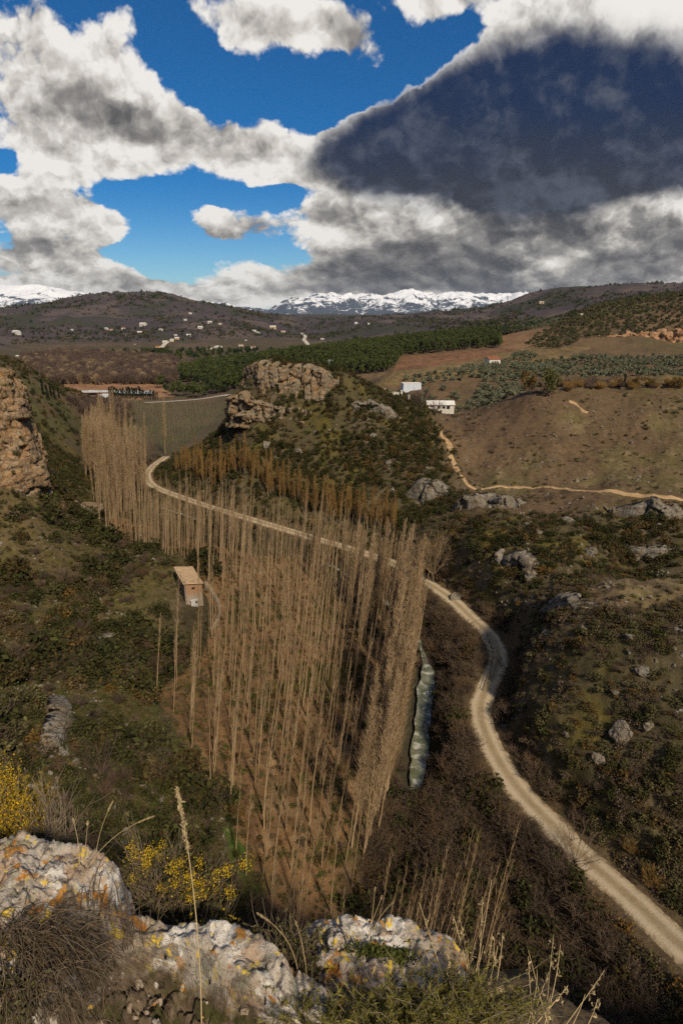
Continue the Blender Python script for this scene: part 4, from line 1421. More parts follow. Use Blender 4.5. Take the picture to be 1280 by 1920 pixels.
    allp += [(a, b, h, R.randint(0, 4), R.uniform(.6, .9)) for (a, b), h, d in zip(young, zy, dy) if d > 3.5 and h < 3 and h > -.9]
    rot = []
    for _ in allp:
        e = inst_rot(*lean_rot(R, .09)); rot.append((e.x, e.y, e.z))
    A = np.array([(a, b, h) for (a, b, h, _, _) in allp])
    scatter('poplar_grove', 'mass of bare pale poplars filling the far end of the gorge', [p[2] for p in POP_PLAIN + POP_DENSE], A, np.array([q[4] for q in allp]), np.array(rot), np.array([q[3] for q in allp]), 'trees')
    print('poplars', len(items), len(ri), len(ti), len(allp))


plant_poplars()


def amber_row():
    R = np.random.RandomState(8)
    path = densify(smooth_path([PZ(*p) for p in [(338, 905, 1), (400, 935, 1), (480, 955, 1.2), (560, 980, 1.5), (640, 1000, 1.8), (700, 1018, 2), (740, 1030, 2)]], 6), .95)
    n = 0
    for p in path:
        for _ in range(2):
            if R.rand() < .14 : continue
            x, y = p[0] + R.normal() * .8, p[1] + abs(R.normal()) * 2.6 + .5
            if poly_dist(np.array([x]), np.array([y]), ROAD)[0][0] < 2.9: continue
            me = POP_AMBER[R.randint(2)]
            tree_thing('amber_poplar', me[:2], (x, y, height1(x, y) - .1), inst_rot(*lean_rot(R, .05, .05)), R.uniform(.45, .98), 'short amber twigged poplar behind the road at the foot of the knoll', 'tree', 'amber poplars along the road')
            n += 1
    print('amber', n)


amber_row()


# ------------------------------------------------------------------ single bare trees
def bare_tree_meshes(seed, H, spread, mat_t, mat_c, nb=22, nt=9, rt=.16, tw=.016):
    R = np.random.RandomState(seed)
    trunk_h = H * .22
    segs_t, segs = [], []
    base = np.array([[0, 0, 0], [R.normal() * .08, R.normal() * .08, trunk_h * .5], [R.normal() * .15, R.normal() * .15, trunk_h]])
    segs_t.append((base, [rt, rt * .85, rt * .75]))
    for i in range(nb):
        a = i * 2.4 + R.normal() * .3; th = R.uniform(.12, 1.0) ** .8 * 1.0
        L = H * .75 * R.uniform(.7, 1.05)
        d = np.array([cos(a) * sin(th) * spread, sin(a) * sin(th) * spread, cos(th)])
        p0 = base[2] - np.array([0, 0, R.uniform(0, trunk_h * .5)])
        p1 = p0 + d * L * .4 + R.normal(size=3) * .1; p2 = p1 + d * L * .35 + np.array([0, 0, .08 * L]) + R.normal(size=3) * .12; p3 = p2 + d * L * .3 + np.array([0, 0, .1 * L])
        (segs_t if i % 3 == 0 else segs).append(([p0, p1, p2, p3], [rt * .42, rt * .28, rt * .15, .012]))
        for j in range(nt):
            u = R.uniform(.25, 1)
            q0 = p1 + (p3 - p1) * u
            dd = d + R.normal(size=3) * .55 + np.array([0, 0, .35])
            l2 = L * R.uniform(.12, .30)
            q1 = q0 + dd * l2 * .6; q2 = q1 + (dd + R.normal(size=3) * .4) * l2 * .4
            segs.append(([q0, q1, q2], [tw * 1.2, tw, tw * .5]))
            for _ in range(2):
                e = q1 + (dd + R.normal(size=3) * .8) * l2 * .4
                segs.append(([q1, e], [tw * .7, tw * .4]))
    mt = mesh_np('bare_trunk', *tubes(segs_t, 6)); mt.materials.append(mat_t)
    mc = mesh_np('bare_crown', *tubes(segs, 3), False); mc.materials.append(mat_c)
    return mt, mc


def single(name, px, py, rng, meshes, sc, label, cat='tree', group=None, rz=None, lift=-.1, rot=None):
    x, y, z = ray_ground(px, py, *rng)
    return tree_thing(name, meshes, (x, y, z + lift), rot or (0, 0, rz if rz is not None else px * .37), sc, label, cat, group)


BT1 = bare_tree_meshes(300, 9, .75, M_BARK, M_PTWIG, 26, 10)
BT2 = bare_tree_meshes(301, 3.6, 1.05, M_BARK, M_TWIG, 18, 8, .07, .010)
BT3 = bare_tree_meshes(302, 4.2, 1.1, M_BARK, M_DTWIG, 20, 8, .08, .012)
BT4 = bare_tree_meshes(303, 2.6, 1.0, M_BARK, M_OTWIG, 40, 9, .05, .012)
BT5 = bare_tree_meshes(304, 7, .9, M_BARK, M_DTWIG, 26, 10, .14, .022)
single('bare_tree', 812, 1092, (85, 130), BT1, 1.05, 'tall bare tree with a spreading pale crown beside the road bend')
single('bare_tree', 792, 1075, (85, 130), BT1, .75, 'smaller bare tree just behind the spreading one at the road bend')
single('bare_tree', 952, 1262, (55, 90), BT2, 1.0, 'grey bare little tree leaning over the right edge of the road bend')
single('bare_tree', 1070, 1625, (36, 60), BT3, .95, 'reddish bare tree spreading its twigs across the lower road')
single('bare_tree', 1040, 1650, (34, 60), BT3, .8, 'low bare tree on the river side of the lower road')
single('amber_shrub', 1218, 1660, (30, 60), BT4, .62, 'round golden bare shrub on the slope above the lower road', 'shrub')
single('amber_shrub', 1182, 1600, (30, 60), BT4, .45, 'smaller amber bare shrub uphill of the round golden one', 'shrub')
single('bare_tree', 250, 910, (120, 240), BT5, 1.2, 'dark brown bare tree in front of the pale grove by the far road bend')
single('bare_tree', 268, 880, (140, 260), BT5, 1.1, 'dark brown bare tree beside the far hook of the road')
single('bare_tree', 285, 862, (150, 300), BT5, 1.0, 'small dark bare tree at the far end of the road')
single('bare_tree', 195, 1460, (30, 70), BT3, .85, 'dark many stemmed bare tree halfway up the near left slope')
single('bare_tree', 200, 1490, (28, 70), BT3, .6, 'low dark bare tree below the many stemmed one on the near left slope')
single('bare_tree', 322, 1455, (30, 70), BT3, .6, 'dark bare tree above the green strip beside the plantation')
single('bare_tree', 125, 1105, (60, 130), BT2, 1.1, 'grey bare tree on the grassy left slope under the ochre cliff')


# ivy-clad leaning trunk at the road bend
def ivy_trunk():
    R = np.random.RandomState(9)
    x, y, z = ray_ground(757, 1090, 85, 130)
    o = empty('ivy_clad_tree', (x, y, z))
    tag(o, 'slim dark ivy covered leaning trunk at the road bend', 'tree')
    t = np.linspace(0, 1, 8)
    line = np.stack([t * 1.3, t * 0, t * 7.5], 1)
    mt = mesh_np('trunk', *tubes([(line, .14 * (1 - t * .7))], 6)); link('trunk', mt, M_BARK, o)
    f = R.rand(900) ** .8
    c = np.stack([f * 1.3, f * 0, f * 7.2], 1) + R.normal(size=(900, 3)) * (np.array([.42, .42, .2]) * (1.1 - .75 * f[:, None]))
    link('crown', mesh_np('crown', *leaf_quads(R, c, .26), False), M_DARK, o)


ivy_trunk()


# ------------------------------------------------------------------ leafy crowns: olive, pine, cypress, mixed
def crown_mesh(name, seed, mat, n, size, lumps, shape, rad=(.35, .6), elong=1.6):
    """leaf clumps spread over overlapping lumps; shape(R) gives one lump centre"""
    R = np.random.RandomState(seed)
    lc = np.array([shape(R, i / max(1, lumps - 1)) for i in range(lumps)])
    lr = R.uniform(*rad, lumps)
    w = R.choice(lumps, n, p=lr ** 2 / (lr ** 2).sum())
    d = R.normal(size=(n, 3)); d /= np.linalg.norm(d, axis=1)[:, None]
    cen = lc[w] + d * (lr[w] * R.uniform(.6, 1.05, n))[:, None]
    me = mesh_np(name, *leaf_quads(R, cen, size, elong), False); me.materials.append(mat)
    return me


def simple_trunk(name, h, r, seed, mat=None, limbs=3, spread=.5, bx=0.0):
    R = np.random.RandomState(seed)
    pts = np.array([[0, 0, -.3], [R.normal() * .05, R.normal() * .05, h * .5], [bx + R.normal() * .08, R.normal() * .08, h]])
    segs = [(pts, [r * 1.2, r * .9, r * .7])]
    for i in range(limbs):
        a = i * 6.28 / limbs + R.normal() * .3
        e = pts[2] + np.array([cos(a) * spread, sin(a) * spread, h * .7])
        segs.append(([pts[2] - [0, 0, .1], (pts[2] + e) / 2 + [0, 0, .1], e], [r * .6, r * .45, r * .2]))
    me = mesh_np(name, *tubes(segs, 6)); me.materials.append(mat or M_BARK)
    return me


M_OLIVE = plant_material('olive_leaves', (.115, .125, .078), (.150, .155, .100), (.085, .095, .055), trans=.1, var=.35)
M_OLIVE2 = plant_material('dark_olive_leaves', (.075, .072, .034), (.100, .088, .040), (.055, .058, .026), trans=.1, var=.35)
M_PINE = plant_material('pine_needles', (.048, .062, .017), (.066, .078, .022), (.038, .050, .016), trans=.1, var=.35)
M_PINE2 = plant_material('dark_pine_needles', (.022, .034, .014), (.034, .046, .018), trans=.1, var=.35)
M_CYP = plant_material('cypress_leaves', (.012, .018, .009), (.018, .024, .011), trans=.05, var=.3)
M_AUT = plant_material('autumn_leaves', (.100, .062, .016), (.120, .075, .018), trans=.1)
M_AUTG = plant_material('fading_green_leaves', (.070, .072, .018), (.085, .080, .018), trans=.1)

ol_shape = lambda R, f: np.array([R.normal() * .75, R.normal() * .75, 1.7 + R.normal() * .4])
OLIVES = [(simple_trunk('olive_trunk', 1.0, .17, 400 + i), crown_mesh('olive_crown', 410 + i, M_OLIVE, 330, .38, 9, ol_shape, (.5, .85))) for i in range(3)]
OLIVES_D = [(simple_trunk('olive_trunk', 1.0, .17, 420 + i), crown_mesh('dark_olive_crown', 430 + i, M_OLIVE2, 330, .38, 9, ol_shape, (.5, .85))) for i in range(2)]
pine_shape = lambda R, f: np.array([R.normal() * .85 * (1.15 - f), R.normal() * .85 * (1.15 - f), 2.6 + 4.4 * f])
PINES = [(simple_trunk('pine_trunk', 3.0, .16, 440 + i, limbs=0), crown_mesh('pine_crown', 450 + i, M_PINE, 300, .55, 10, pine_shape, (.6, 1.15))) for i in range(2)]
rp_shape = lambda R, f: np.array([R.normal() * 1.3, R.normal() * 1.3, 4.6 + R.normal() * 1.1])
RPINES = [(simple_trunk('pine_trunk', 3.4, .2, 460 + i), crown_mesh('round_pine_crown', 470 + i, [M_PINE, M_PINE2][i % 2], 620, .52, 12, rp_shape, (.9, 1.6))) for i in range(3)]
cy_shape = lambda R, f: np.array([R.normal() * .12, R.normal() * .12, .7 + 6.6 * f])
CYPS = [(simple_trunk('cypress_trunk', 1.0, .12, 480 + i, limbs=0), crown_mesh('cypress_crown', 490 + i, M_CYP, 380, .36, 12, cy_shape, (.38, .62), 2.0)) for i in range(2)]
cy_w = lambda R, f: np.array([R.normal() * 1.2, R.normal() * 1.2, 2.4 + 3.6 * f])
AUT = [(simple_trunk('autumn_trunk', 2.2, .2, 500), crown_mesh('autumn_crown', 501, M_AUT, 520, .42, 12, cy_w, (.7, 1.2))), (simple_trunk('fading_trunk', 2.2, .2, 502), crown_mesh('fading_crown', 503, M_AUTG, 620, .42, 14, cy_w, (.8, 1.5)))]


def joined(pair, nm):
    """one mesh with both materials, for masses of far trees"""
    a, b = pair
    Vs, Fs, mi, off = [], [], [], 0
    for k, me in enumerate((a, b)):
        v = np.empty(len(me.vertices) * 3, np.float32); me.vertices.foreach_get('co', v)
        l = np.empty(len(me.loops), np.int32); me.loops.foreach_get('vertex_index', l)
        Vs.append(v.reshape(-1, 3)); Fs.append(l.reshape(-1, 4) + off); off += len(me.vertices)
        mi += [k] * (len(l) // 4)
    me = mesh_np(nm, np.concatenate(Vs), np.concatenate(Fs), False)
    me.materials.append(a.materials[0]); me.materials.append(b.materials[0])
    if len(me.polygons) == len(mi): me.polygons.foreach_set('material_index', np.array(mi, np.int32))
    return me


def rows(poly, Y0, Y1, sp, ang, jit=.25, keep=.92, seed=1, spy=None):
    """planted rows inside a field (given by its outline in the photo and its distance)"""
    R = np.random.RandomState(seed)
    xs = np.arange(-400, 520, sp); ys = np.arange(-200, 900, spy or sp)
    gx, gy = np.meshgrid(xs, ys)
    gx, gy = gx.ravel(), gy.ravel()
    x = cos(ang) * gx - sin(ang) * gy + R.normal(size=gx.shape) * jit * sp * .5; y = sin(ang) * gx + cos(ang) * gy + R.normal(size=gx.shape) * jit * sp * .5
    k = (y > Y0) & (y < Y1) & (np.abs(x) < y * .9 + 30)
    x, y = x[k], y[k]
    z = height(x, y)
    px, py = to_px(x, y, z)
    k = in_poly(px, py, poly) & (R.rand(len(x)) < keep)
    return x[k], y[k], z[k]


def orchards():
    R = np.random.RandomState(21)
    near = []
    groups = [
        (rows([(868, 775), (900, 728), (985, 725), (975, 750), (930, 780)], 190, 300, 6.4, .12, .12, .95, 1, 3.6), OLIVES, (.8, 1.05)),
        (rows([(880, 712), (960, 690), (1060, 672), (1290, 668), (1290, 712), (1180, 706), (1040, 712), (960, 720)], 230, 430, 4.4, .30, .16, .95, 2, 7.6), OLIVES, (.85, 1.15)),
        (rows([(755, 712), (880, 690), (985, 662), (1010, 668), (960, 690), (880, 712), (790, 724)], 240, 430, 4.2, .55, .16, .95, 3, 6.8), OLIVES, (.75, 1.0)),
        (rows([(700, 740), (860, 728), (875, 745), (860, 775), (800, 780), (705, 760)], 190, 290, 6, .2, .6, .55, 4), OLIVES, (.7, 1.0)),
    ]
    for (x, y, z), ms, sr in groups:
        near += [(a, b, c, 0, R.uniform(*sr)) for a, b, c in zip(x, y, z)]
    hill = rows([(985, 648), (1010, 625), (1100, 580), (1180, 560), (1300, 548), (1300, 622), (1160, 628), (1090, 640), (1040, 655)], 380, 620, 5.2, .3, .5, .85, 5)
    near_d = [(a, b, c, 1, R.uniform(.85, 1.35)) for a, b, c in zip(*hill)]
    allp = sorted(near, key=lambda q: q[1])
    ind, rest = allp[:230], allp[230:]
    hd = sorted(near_d, key=lambda q: q[1])
    ind += hd[:70]; rest += hd[70:]
    for a, b, c, k, s in ind:
        ms = (OLIVES_D if k else OLIVES)
        lab = ('dark green olive tree on the steep hillside above the orange cliff', 'hillside olive trees') if k else ('grey green olive tree planted in rows on the plateau beyond the farm', 'olive trees in the plateau groves')
        tree_thing('olive_tree', ms[R.randint(len(ms))], (a, b, c - .1), (0, 0, R.uniform(0, 6.28)), s, lab[0], 'tree', lab[1])
    fo = rows([(950, 618), (1000, 600), (1090, 592), (1150, 575), (1130, 600), (1060, 615), (1000, 622)], 560, 1000, 7, .3, .3, .9, 6)
    rest += [(a, b, c, 0, R.uniform(.9, 1.2)) for a, b, c in zip(*fo)]
    A = np.array([q[:3] for q in rest])
    scatter('far_olive_grove', 'far olive groves dotting the hillside beyond the plateau', [joined(p, 'olive') for p in OLIVES + OLIVES_D], A, np.array([q[4] for q in rest]), R.uniform(0, 6.28, len(rest)), np.array([(R.randint(3) if q[3] == 0 else 3 + R.randint(2)) for q in rest]), 'trees')
    print('olives', len(ind), len(rest))


orchards()


def pine_woods():
    R = np.random.RandomState(31)
    a = rows([(505, 672), (560, 655), (640, 643), (700, 637), (820, 625), (932, 619), (938, 650), (752, 668), (735, 697), (690, 712), (640, 712), (560, 700), (470, 695)], 380, 680, 4.0, .2, .9, .95, 7)
    b = rows([(340, 705), (370, 688), (430, 678), (520, 672), (520, 690), (470, 740), (430, 742), (340, 716)], 395, 800, 5.0, .2, .9, .75, 8)
    c = rows([(200, 670), (320, 655), (420, 650), (520, 642), (575, 630), (580, 645), (500, 662), (330, 680)], 600, 1300, 9.5, .2, .9, .5, 9)
    pts, sc, ix = [], [], []
    for (x, y, z), kinds, sr in ((a, (0, 1), (.8, 1.25)), (b, (0, 2, 3), (.8, 1.4)), (c, (3, 3, 1), (1.0, 1.6))):
        for q in zip(x, y, z):
            pts.append(q); sc.append(R.uniform(*sr)); ix.append(kinds[R.randint(len(kinds))])
    scatter('pine_forest', 'dense green pine forest covering the low hill behind the knoll', [joined(p, 'pine') for p in PINES] + [joined(RPINES[0], 'pine'), joined(RPINES[1], 'pine')], np.array(pts), np.array(sc), R.uniform(0, 6.28, len(pts)), np.array(ix), 'trees')
    print('pines', len(pts))
    # round pines on the edge of the plain
    for px, py, s, k in [(312, 738, 1.0, 1), (326, 742, 1.1, 0), (340, 744, 1.35, 0), (352, 742, 1.2, 1), (363, 746, 1.3, 0), (376, 746, 1.4, 2), (388, 742, 1.15, 1), (398, 738, 1.2, 0), (410, 738, 1.1, 1), (422, 734, 1.0, 0), (303, 728, 1.2, 0), (434, 730, 1.0, 2)]:
        single('pine_tree', px, py, (260, 700), RPINES[k], s, 'round crowned green pine on the plain between the reservoir and the knoll', 'tree', 'round pines beside the far field')
    for i in range(30):
        px = 206 + i * 3.1 + R.normal() * .5
        single('cypress_tree', px, 747 + R.normal() * 1.0 + (i > 20) * 2, (280, 700), CYPS[i % 2], R.uniform(.75, 1.05) * (1 if i < 22 else .8), 'narrow dark cypress in the row beside the reservoir', 'tree', 'cypress row beside the reservoir')
    for i, (px, py, s) in enumerate([(82, 742, .8), (90, 748, .7), (97, 745, .75), (104, 750, .7), (112, 748, .6)]):
        single('cypress_tree', px, py, (200, 500), CYPS[i % 2], s, 'small dark cypress behind the left ochre cliff', 'tree', 'cypresses behind the left cliff')
    single('autumn_tree', 992, 741, (150, 300), AUT[0], 1.05, 'rusty orange tree on the brow of the bare slope', 'tree')
    single('autumn_tree', 1030, 741, (150, 300), AUT[1], 1.1, 'broad yellowing green tree on the brow of the bare slope', 'tree')
    single('cypress_tree', 1168, 727, (170, 300), CYPS[0], .55, 'lone small cypress standing above the bare slope', 'tree')
    for px, py, s, l in [(1190, 729, .55, 'rounded amber tree right of the lone cypress'), (1215, 728, .5, 'amber shrub tree second to the right of the lone cypress'), (1268, 730, .6, 'amber tree at the right end of the hedge above the bare slope')]:
        single('autumn_tree', px, py, (170, 300), AUT[0], s, l, 'tree')
    for px, py, s, l in [(775, 762, .55, 'bare dark tree left of the long white farm building'), (790, 768, .8, 'taller bare dark tree at the corner of the white farm building'), (816, 778, .6, 'bare dark tree in front of the white farm building')]:
        single('bare_tree', px, py, (150, 260), BT5, s, l)


pine_woods()


def far_growth():
    R = np.random.RandomState(41)
    # bare brown woods and reeds on the plain
    tw = [twig_mesh('bare_wood', 510 + i, M_DTWIG, 90, 1.0, .38, .016) for i in range(3)] + [twig_mesh('pale_wood', 515, M_PTWIG, 70, 1.0, .22, .014)]
    a = rows([(40, 675), (110, 664), (240, 668), (330, 678), (330, 722), (205, 722), (100, 722), (60, 705)], 420, 1000, 5.5, .1, .9, .9, 11)
    b = rows([(110, 752), (210, 752), (250, 764), (235, 800), (150, 790)], 240, 420, 3.2, .1, .9, .7, 12)
    pts, sc, ix = [], [], []
    for q in zip(*a):
        h = R.uniform(6, 11); pts.append(q); sc.append((h, h, h)); ix.append(R.choice([0, 1, 2, 3], p=[.3, .27, .25, .18]))
    for q in zip(*b):
        h = R.uniform(2.5, 4.5); pts.append(q); sc.append((h, h, h)); ix.append(R.randint(3))
    scatter('bare_woodland', 'purplish brown leafless woods spreading over the far plain', tw, np.array(pts), np.array(sc), R.uniform(0, 6.28, len(pts)), np.array(ix), 'trees')
    print('woods', len(pts))
    # nursery saplings in rows on the flat field
    x, y, z = rows([(180, 845), (330, 850), (440, 760), (430, 752), (200, 752)], 190, 390, 3.4, .06, .12, .93, 13, 2.4)
    k = poly_dist(x, y, ROAD)[0] > 4
    x, y, z = x[k], y[k], z[k]
    scatter('sapling_rows', 'rows of thin bare saplings on the flat field behind the gorge', [POP_THIN[0][2], POP_THIN[1][2]], np.stack([x, y, z], 1), R.uniform(.28, .42, len(x)), R.uniform(0, 6.28, len(x)), R.randint(0, 2, len(x)), 'trees')
    # hedge of bare brown growth above the bare slope
    h = [twig_mesh('bare_hedge', 520, M_OTWIG, 80, 1.0, .6, .02), twig_mesh('bare_hedge', 521, M_DTWIG, 80, 1.0, .6, .02)]
    x, y, z = rows([(1045, 738), (1045, 722), (1165, 718), (1290, 722), (1290, 730), (1160, 732)], 172, 260, 2.2, .1, .8, .8, 14)
    scatter('bare_hedge', 'brown leafless hedge running along the top of the bare slope', h, np.stack([x, y, z], 1), R.uniform(1.4, 2.8, len(x)), R.uniform(0, 6.28, len(x)), R.randint(0, 2, len(x)), 'hedge')
    # dots of bush and trees over the far hills, thicker on the crests
    a = np.radians(R.uniform(-40, 42, 60000)); r = 620 * (3400 / 620) ** R.rand(60000)
    x, y = r * np.sin(a), r * np.cos(a)
    z = height(x, y)
    n = fbm2(x, y, 150, 4, .55, 111.0); n2 = fbm2(x, y, 40, 3, .5, 121.0)
    k = (z > 8) & (R.rand(len(x)) < np.clip(.22 + 1.6 * n + .7 * n2, .02, 1))
    x, y, z = x[k], y[k], z[k]
    fb = [bush_mesh('far_bush', 530, M_PINE2, 90, .34, 5, .9), bush_mesh('far_bush', 531, M_OLIVE2, 90, .34, 5, .8), bush_mesh('far_bush', 532, M_DTWIG, 90, .34, 5, .8)]
    s = R.uniform(1.2, 3.4, len(x)) * (1 + (np.hypot(x, y) > 1700) * .5)
    scatter('hillside_trees', 'dark scattered bushes and small trees dotting the far hills', fb, np.stack([x, y, z], 1), s, R.uniform(0, 6.28, len(x)), R.choice(3, len(x), p=[.5, .22, .28]), 'trees')
    print('far dots', len(x))


far_growth()

# ------------------------------------------------------------------ single boulders and larger shrubs one can pick out on the slopes
def boulders():
    R = np.random.RandomState(91)
    spec = [  # px, py, size in photo px, range, label
        (842, 990, 0, None, None),
        (1061, 978, 22, (85, 130), 'pale rounded boulder on the edge of the grassy terrace'),
        (990, 985, 13, (85, 130), 'small grey boulder left of the pale rounded one on the terrace edge'),
        (1010, 1000, 15, (80, 120), 'grey boulder below the terrace edge among dark scrub'),
        (938, 1050, 26, (75, 115), 'dark grey block leaning on the crag above the road'),
        (992, 1085, 24, (75, 115), 'split grey block at the foot of the crag above the road'),
        (1108, 1038, 20, (75, 115), 'pale block in the scrub right of the crag'),
        (1185, 1035, 14, (75, 115), 'small pale block far right of the crag in the scrub'),
        (853, 1122, 22, (80, 120), 'pale sandy boulder at the inner side of the road bend'),
        (1160, 1385, 40, (36, 60), 'large grey boulder on the scrub slope above the lower road'),
        (1122, 1425, 26, (36, 60), 'squat grey boulder downhill left of the largest one'),
        (1212, 1365, 22, (36, 60), 'flat pale boulder beside the largest one on the scrub slope'),
        (1240, 1460, 14, (34, 60), 'little pale boulder low on the scrub slope'),
        (1180, 1200, 24, (44, 75), 'grey rounded boulder high on the scrub spur'),
        (1205, 1262, 26, (42, 70), 'dark boulder sunk in bushes halfway up the scrub spur'),
        (1025, 1190, 16, (50, 90), 'grey boulder on the brow of the scrub spur'),
        (1090, 1180, 14, (50, 90), 'small grey boulder on top of the scrub spur'),
        (1060, 1380, 12, (40, 70), 'small brown boulder among heath near the road'),
        (1150, 1300, 16, (40, 70), 'brown boulder among green bushes on the scrub spur'),
        (800, 880, 12, (125, 190), 'small pale boulder on the right shoulder of the knoll'),
        (728, 870, 14, (125, 190), 'grey boulder in scrub below the shoulder of the knoll'),
        (735, 925, 16, (115, 170), 'grey block left of the pale outcrop at the foot of the knoll'),
        (30, 1225, 16, (40, 90), 'pale stone on the open grass of the left slope'),
        (62, 1190, 12, (40, 100), 'small pale stone above the open grass of the left slope'),
        (148, 1010, 16, (80, 150), 'orange block fallen below the ledge above the poplars'),
        (120, 880, 12, (90, 170), 'pale block in the bushes below the tall ochre cliff'),
        (262, 1005, 8, (80, 150), 'little pale stone on the slope above the mill'),
        (205, 1410, 14, (30, 80), 'pale stone on the slope right of the mossy rock rib'),
        (60, 1480, 18, (24, 60), 'lichen grey boulder low on the near left slope'),
        (410, 1130, 6, (70, 120), 'white stone at the end of the ruined wall'),
        (421, 1135, 6, (70, 120), 'second white stone beyond the end of the ruined wall'),
        (700, 820, 16, (130, 200), 'grey block below the broken ledges of the knoll'),
        (560, 850, 18, (130, 200), 'mossy block on the slope below the knoll ledges'),
        (500, 838, 14, (130, 200), 'ochre block fallen from the knoll ledges'),
    ]
    for px, py, s, rg, lab in spec:
        if not s: continue
        x, y, z = ray_ground(px, py, *rg)
        D = y * CT - (z - HC) * ST
        w = s * D / F * .62
        o = link('boulder', ROCKS[R.randint(len(ROCKS))])
        o.location = (x, y, z + w * .25); o.scale = (w, w * R.uniform(.8, 1.1), w * R.uniform(.7, 1.0)); o.rotation_euler = (R.normal() * .15, R.normal() * .15, R.uniform(0, 6.28))
        tag(o, lab, 'boulder')


boulders()


def shrubs():
    R = np.random.RandomState(93)
    big = {
        'evergreen_shrub': ([bush_mesh('evergreen_shrub', 600 + i, M_DARK, 520, .13, 9, .9) for i in range(3)], 'shrub'),
        'bare_shrub': ([twig_mesh('bare_shrub', 610 + i, M_TWIG, 110, 1.0, .8, .010) for i in range(3)], 'shrub'),
        'grey_shrub': ([bush_mesh('grey_shrub', 620 + i, M_OLIVEG, 480, .12, 9, .75) for i in range(2)], 'shrub'),
        'ochre_shrub': ([bush_mesh('ochre_shrub', 630 + i, M_OCHREB, 420, .12, 8, .85) for i in range(2)], 'shrub'),
    }
    zones = [  # px box, range, number, kinds, sizes, where
        ((0, 1000, 330, 1420), (30, 140), 120, ('evergreen_shrub', 'bare_shrub', 'bare_shrub', 'bare_shrub', 'ochre_shrub', 'grey_shrub'), (.8, 2.0), 'on the left slope above the plantation', 'left slope'),
        ((100, 1400, 400, 1660), (25, 70), 64, ('evergreen_shrub', 'bare_shrub', 'grey_shrub'), (.7, 1.3), 'on the steep near left slope behind the ledge', 'near left slope'),
        ((960, 1150, 1280, 1560), (32, 90), 84, ('evergreen_shrub', 'grey_shrub', 'grey_shrub', 'ochre_shrub', 'bare_shrub'), (.5, 1.0), 'on the scrub spur right of the road', 'scrub spur'),
        ((880, 960, 1280, 1090), (75, 125), 34, ('evergreen_shrub', 'evergreen_shrub', 'ochre_shrub'), (.9, 1.7), 'in the rocky gully below the terrace', 'rocky gully'),
        ((480, 820, 880, 960), (115, 190), 40, ('evergreen_shrub', 'evergreen_shrub', 'ochre_shrub', 'grey_shrub'), (.8, 1.6), 'on the front slope of the rocky knoll', 'knoll slope'),
        ((810, 1180, 920, 1480), (40, 95), 34, ('bare_shrub', 'bare_shrub', 'bare_shrub', 'ochre_shrub'), (1.3, 2.4), 'in the thicket between river and road', 'river thicket'),
        ((760, 1480, 1060, 1860), (27, 60), 30, ('bare_shrub', 'bare_shrub', 'bare_shrub', 'evergreen_shrub'), (1.1, 2.0), 'in the dark thicket left of the lower road', 'lower thicket'),
    ]
    words_ = {'evergreen_shrub': 'dark evergreen shrub', 'bare_shrub': 'leafless brown shrub', 'grey_shrub': 'grey green shrub', 'ochre_shrub': 'rusty ochre shrub'}
    n = 0
    for (x0, y0, x1, y1), rg, cnt, kinds, sr, where, grp in zones:
        for _ in range(cnt):
            px, py = R.uniform(x0, x1), R.uniform(y0, y1)
            x, y, z = ray_ground(px, py, *rg, 260)
            q = (np.array([x]), np.array([y]))
            if poly_dist(*q, ROAD)[0][0] < 3.4 or poly_dist(*q, RIVER)[0][0] < 2.0 or math.hypot(x - MILL_AT[0], y - MILL_AT[1]) < 6: continue
            if in_poly(np.array([px]), np.array([py]), PLANTATION_PX)[0]: continue
            kd = kinds[R.randint(len(kinds))]
            ms, cat = big[kd]
            o = link(kd, ms[R.randint(len(ms))])
            s = R.uniform(*sr)
            o.location = (x, y, z - .05); o.scale = (s, s * R.uniform(.85, 1.15), s * R.uniform(.8, 1.1)); o.rotation_euler = (0, 0, R.uniform(0, 6.28))
            tag(o, words_[kd] + ' ' + where, cat, words_[kd] + 's of the ' + grp)
            n += 1
    print('shrubs', n)


shrubs()

# ------------------------------------------------------------------ buildings
def plaster(name, c1, c2, c3=None, z0=None, z1=None, scale=1.0):
    m, k, b = principled(name, .95, .1)
    pos = k.new('ShaderNodeTexCoord').outputs['Object']
    n1 = k.noise(pos, .9 * scale, 5, .65); n2 = k.noise(pos, 4.0 * scale, 5, .7)
    c = k.mix(k.ss(n1, .40, .62), c1, c2)
    if c3 is not None:
        z = k.sep(pos)[2]
        c = k.mix(k.ss(k.m('ADD', z, k.m('MULTIPLY', k.m('SUBTRACT', n1, .5), 3.0)), z1, z0), c, c3)
    c = k.mix(k.m('MULTIPLY', k.ss(n2, .52, .68), .55), c, tuple(.5 * q for q in c1))
    k.put(b.inputs['Base Color'], c)
    bump(k, b, n2, .6, .08)
    return m


def prism(pts, z0, z1):
    """vertical prism over a ground polygon; z0 / z1 scalars or per-corner"""
    n = len(pts)
    z0 = np.broadcast_to(z0, (n,)); z1 = np.broadcast_to(z1, (n,))
    V = [(x, y, a) for (x, y), a in zip(pts, z0)] + [(x, y, a) for (x, y), a in zip(pts, z1)]
    F4 = [(i, (i + 1) % n, n + (i + 1) % n, n + i) for i in range(n)]
    caps = [tuple(range(n - 1, -1, -1)), tuple(range(n, 2 * n))]
    return V, F4 + caps


def poly_mesh(name, pieces, mat, parent=None):
    V, Fc = [], []
    for v, f in pieces:
        o = len(V); V += list(v); Fc += [tuple(i + o for i in q) for q in f]
    me = bpy.data.meshes.new(name); me.from_pydata(V, [], Fc); me.update()
    return link(name, me, mat, parent)


def bx(x0, x1, y0, y1, z0, z1):
    return prism([(x0, y0), (x1, y0), (x1, y1), (x0, y1)], z0, z1)


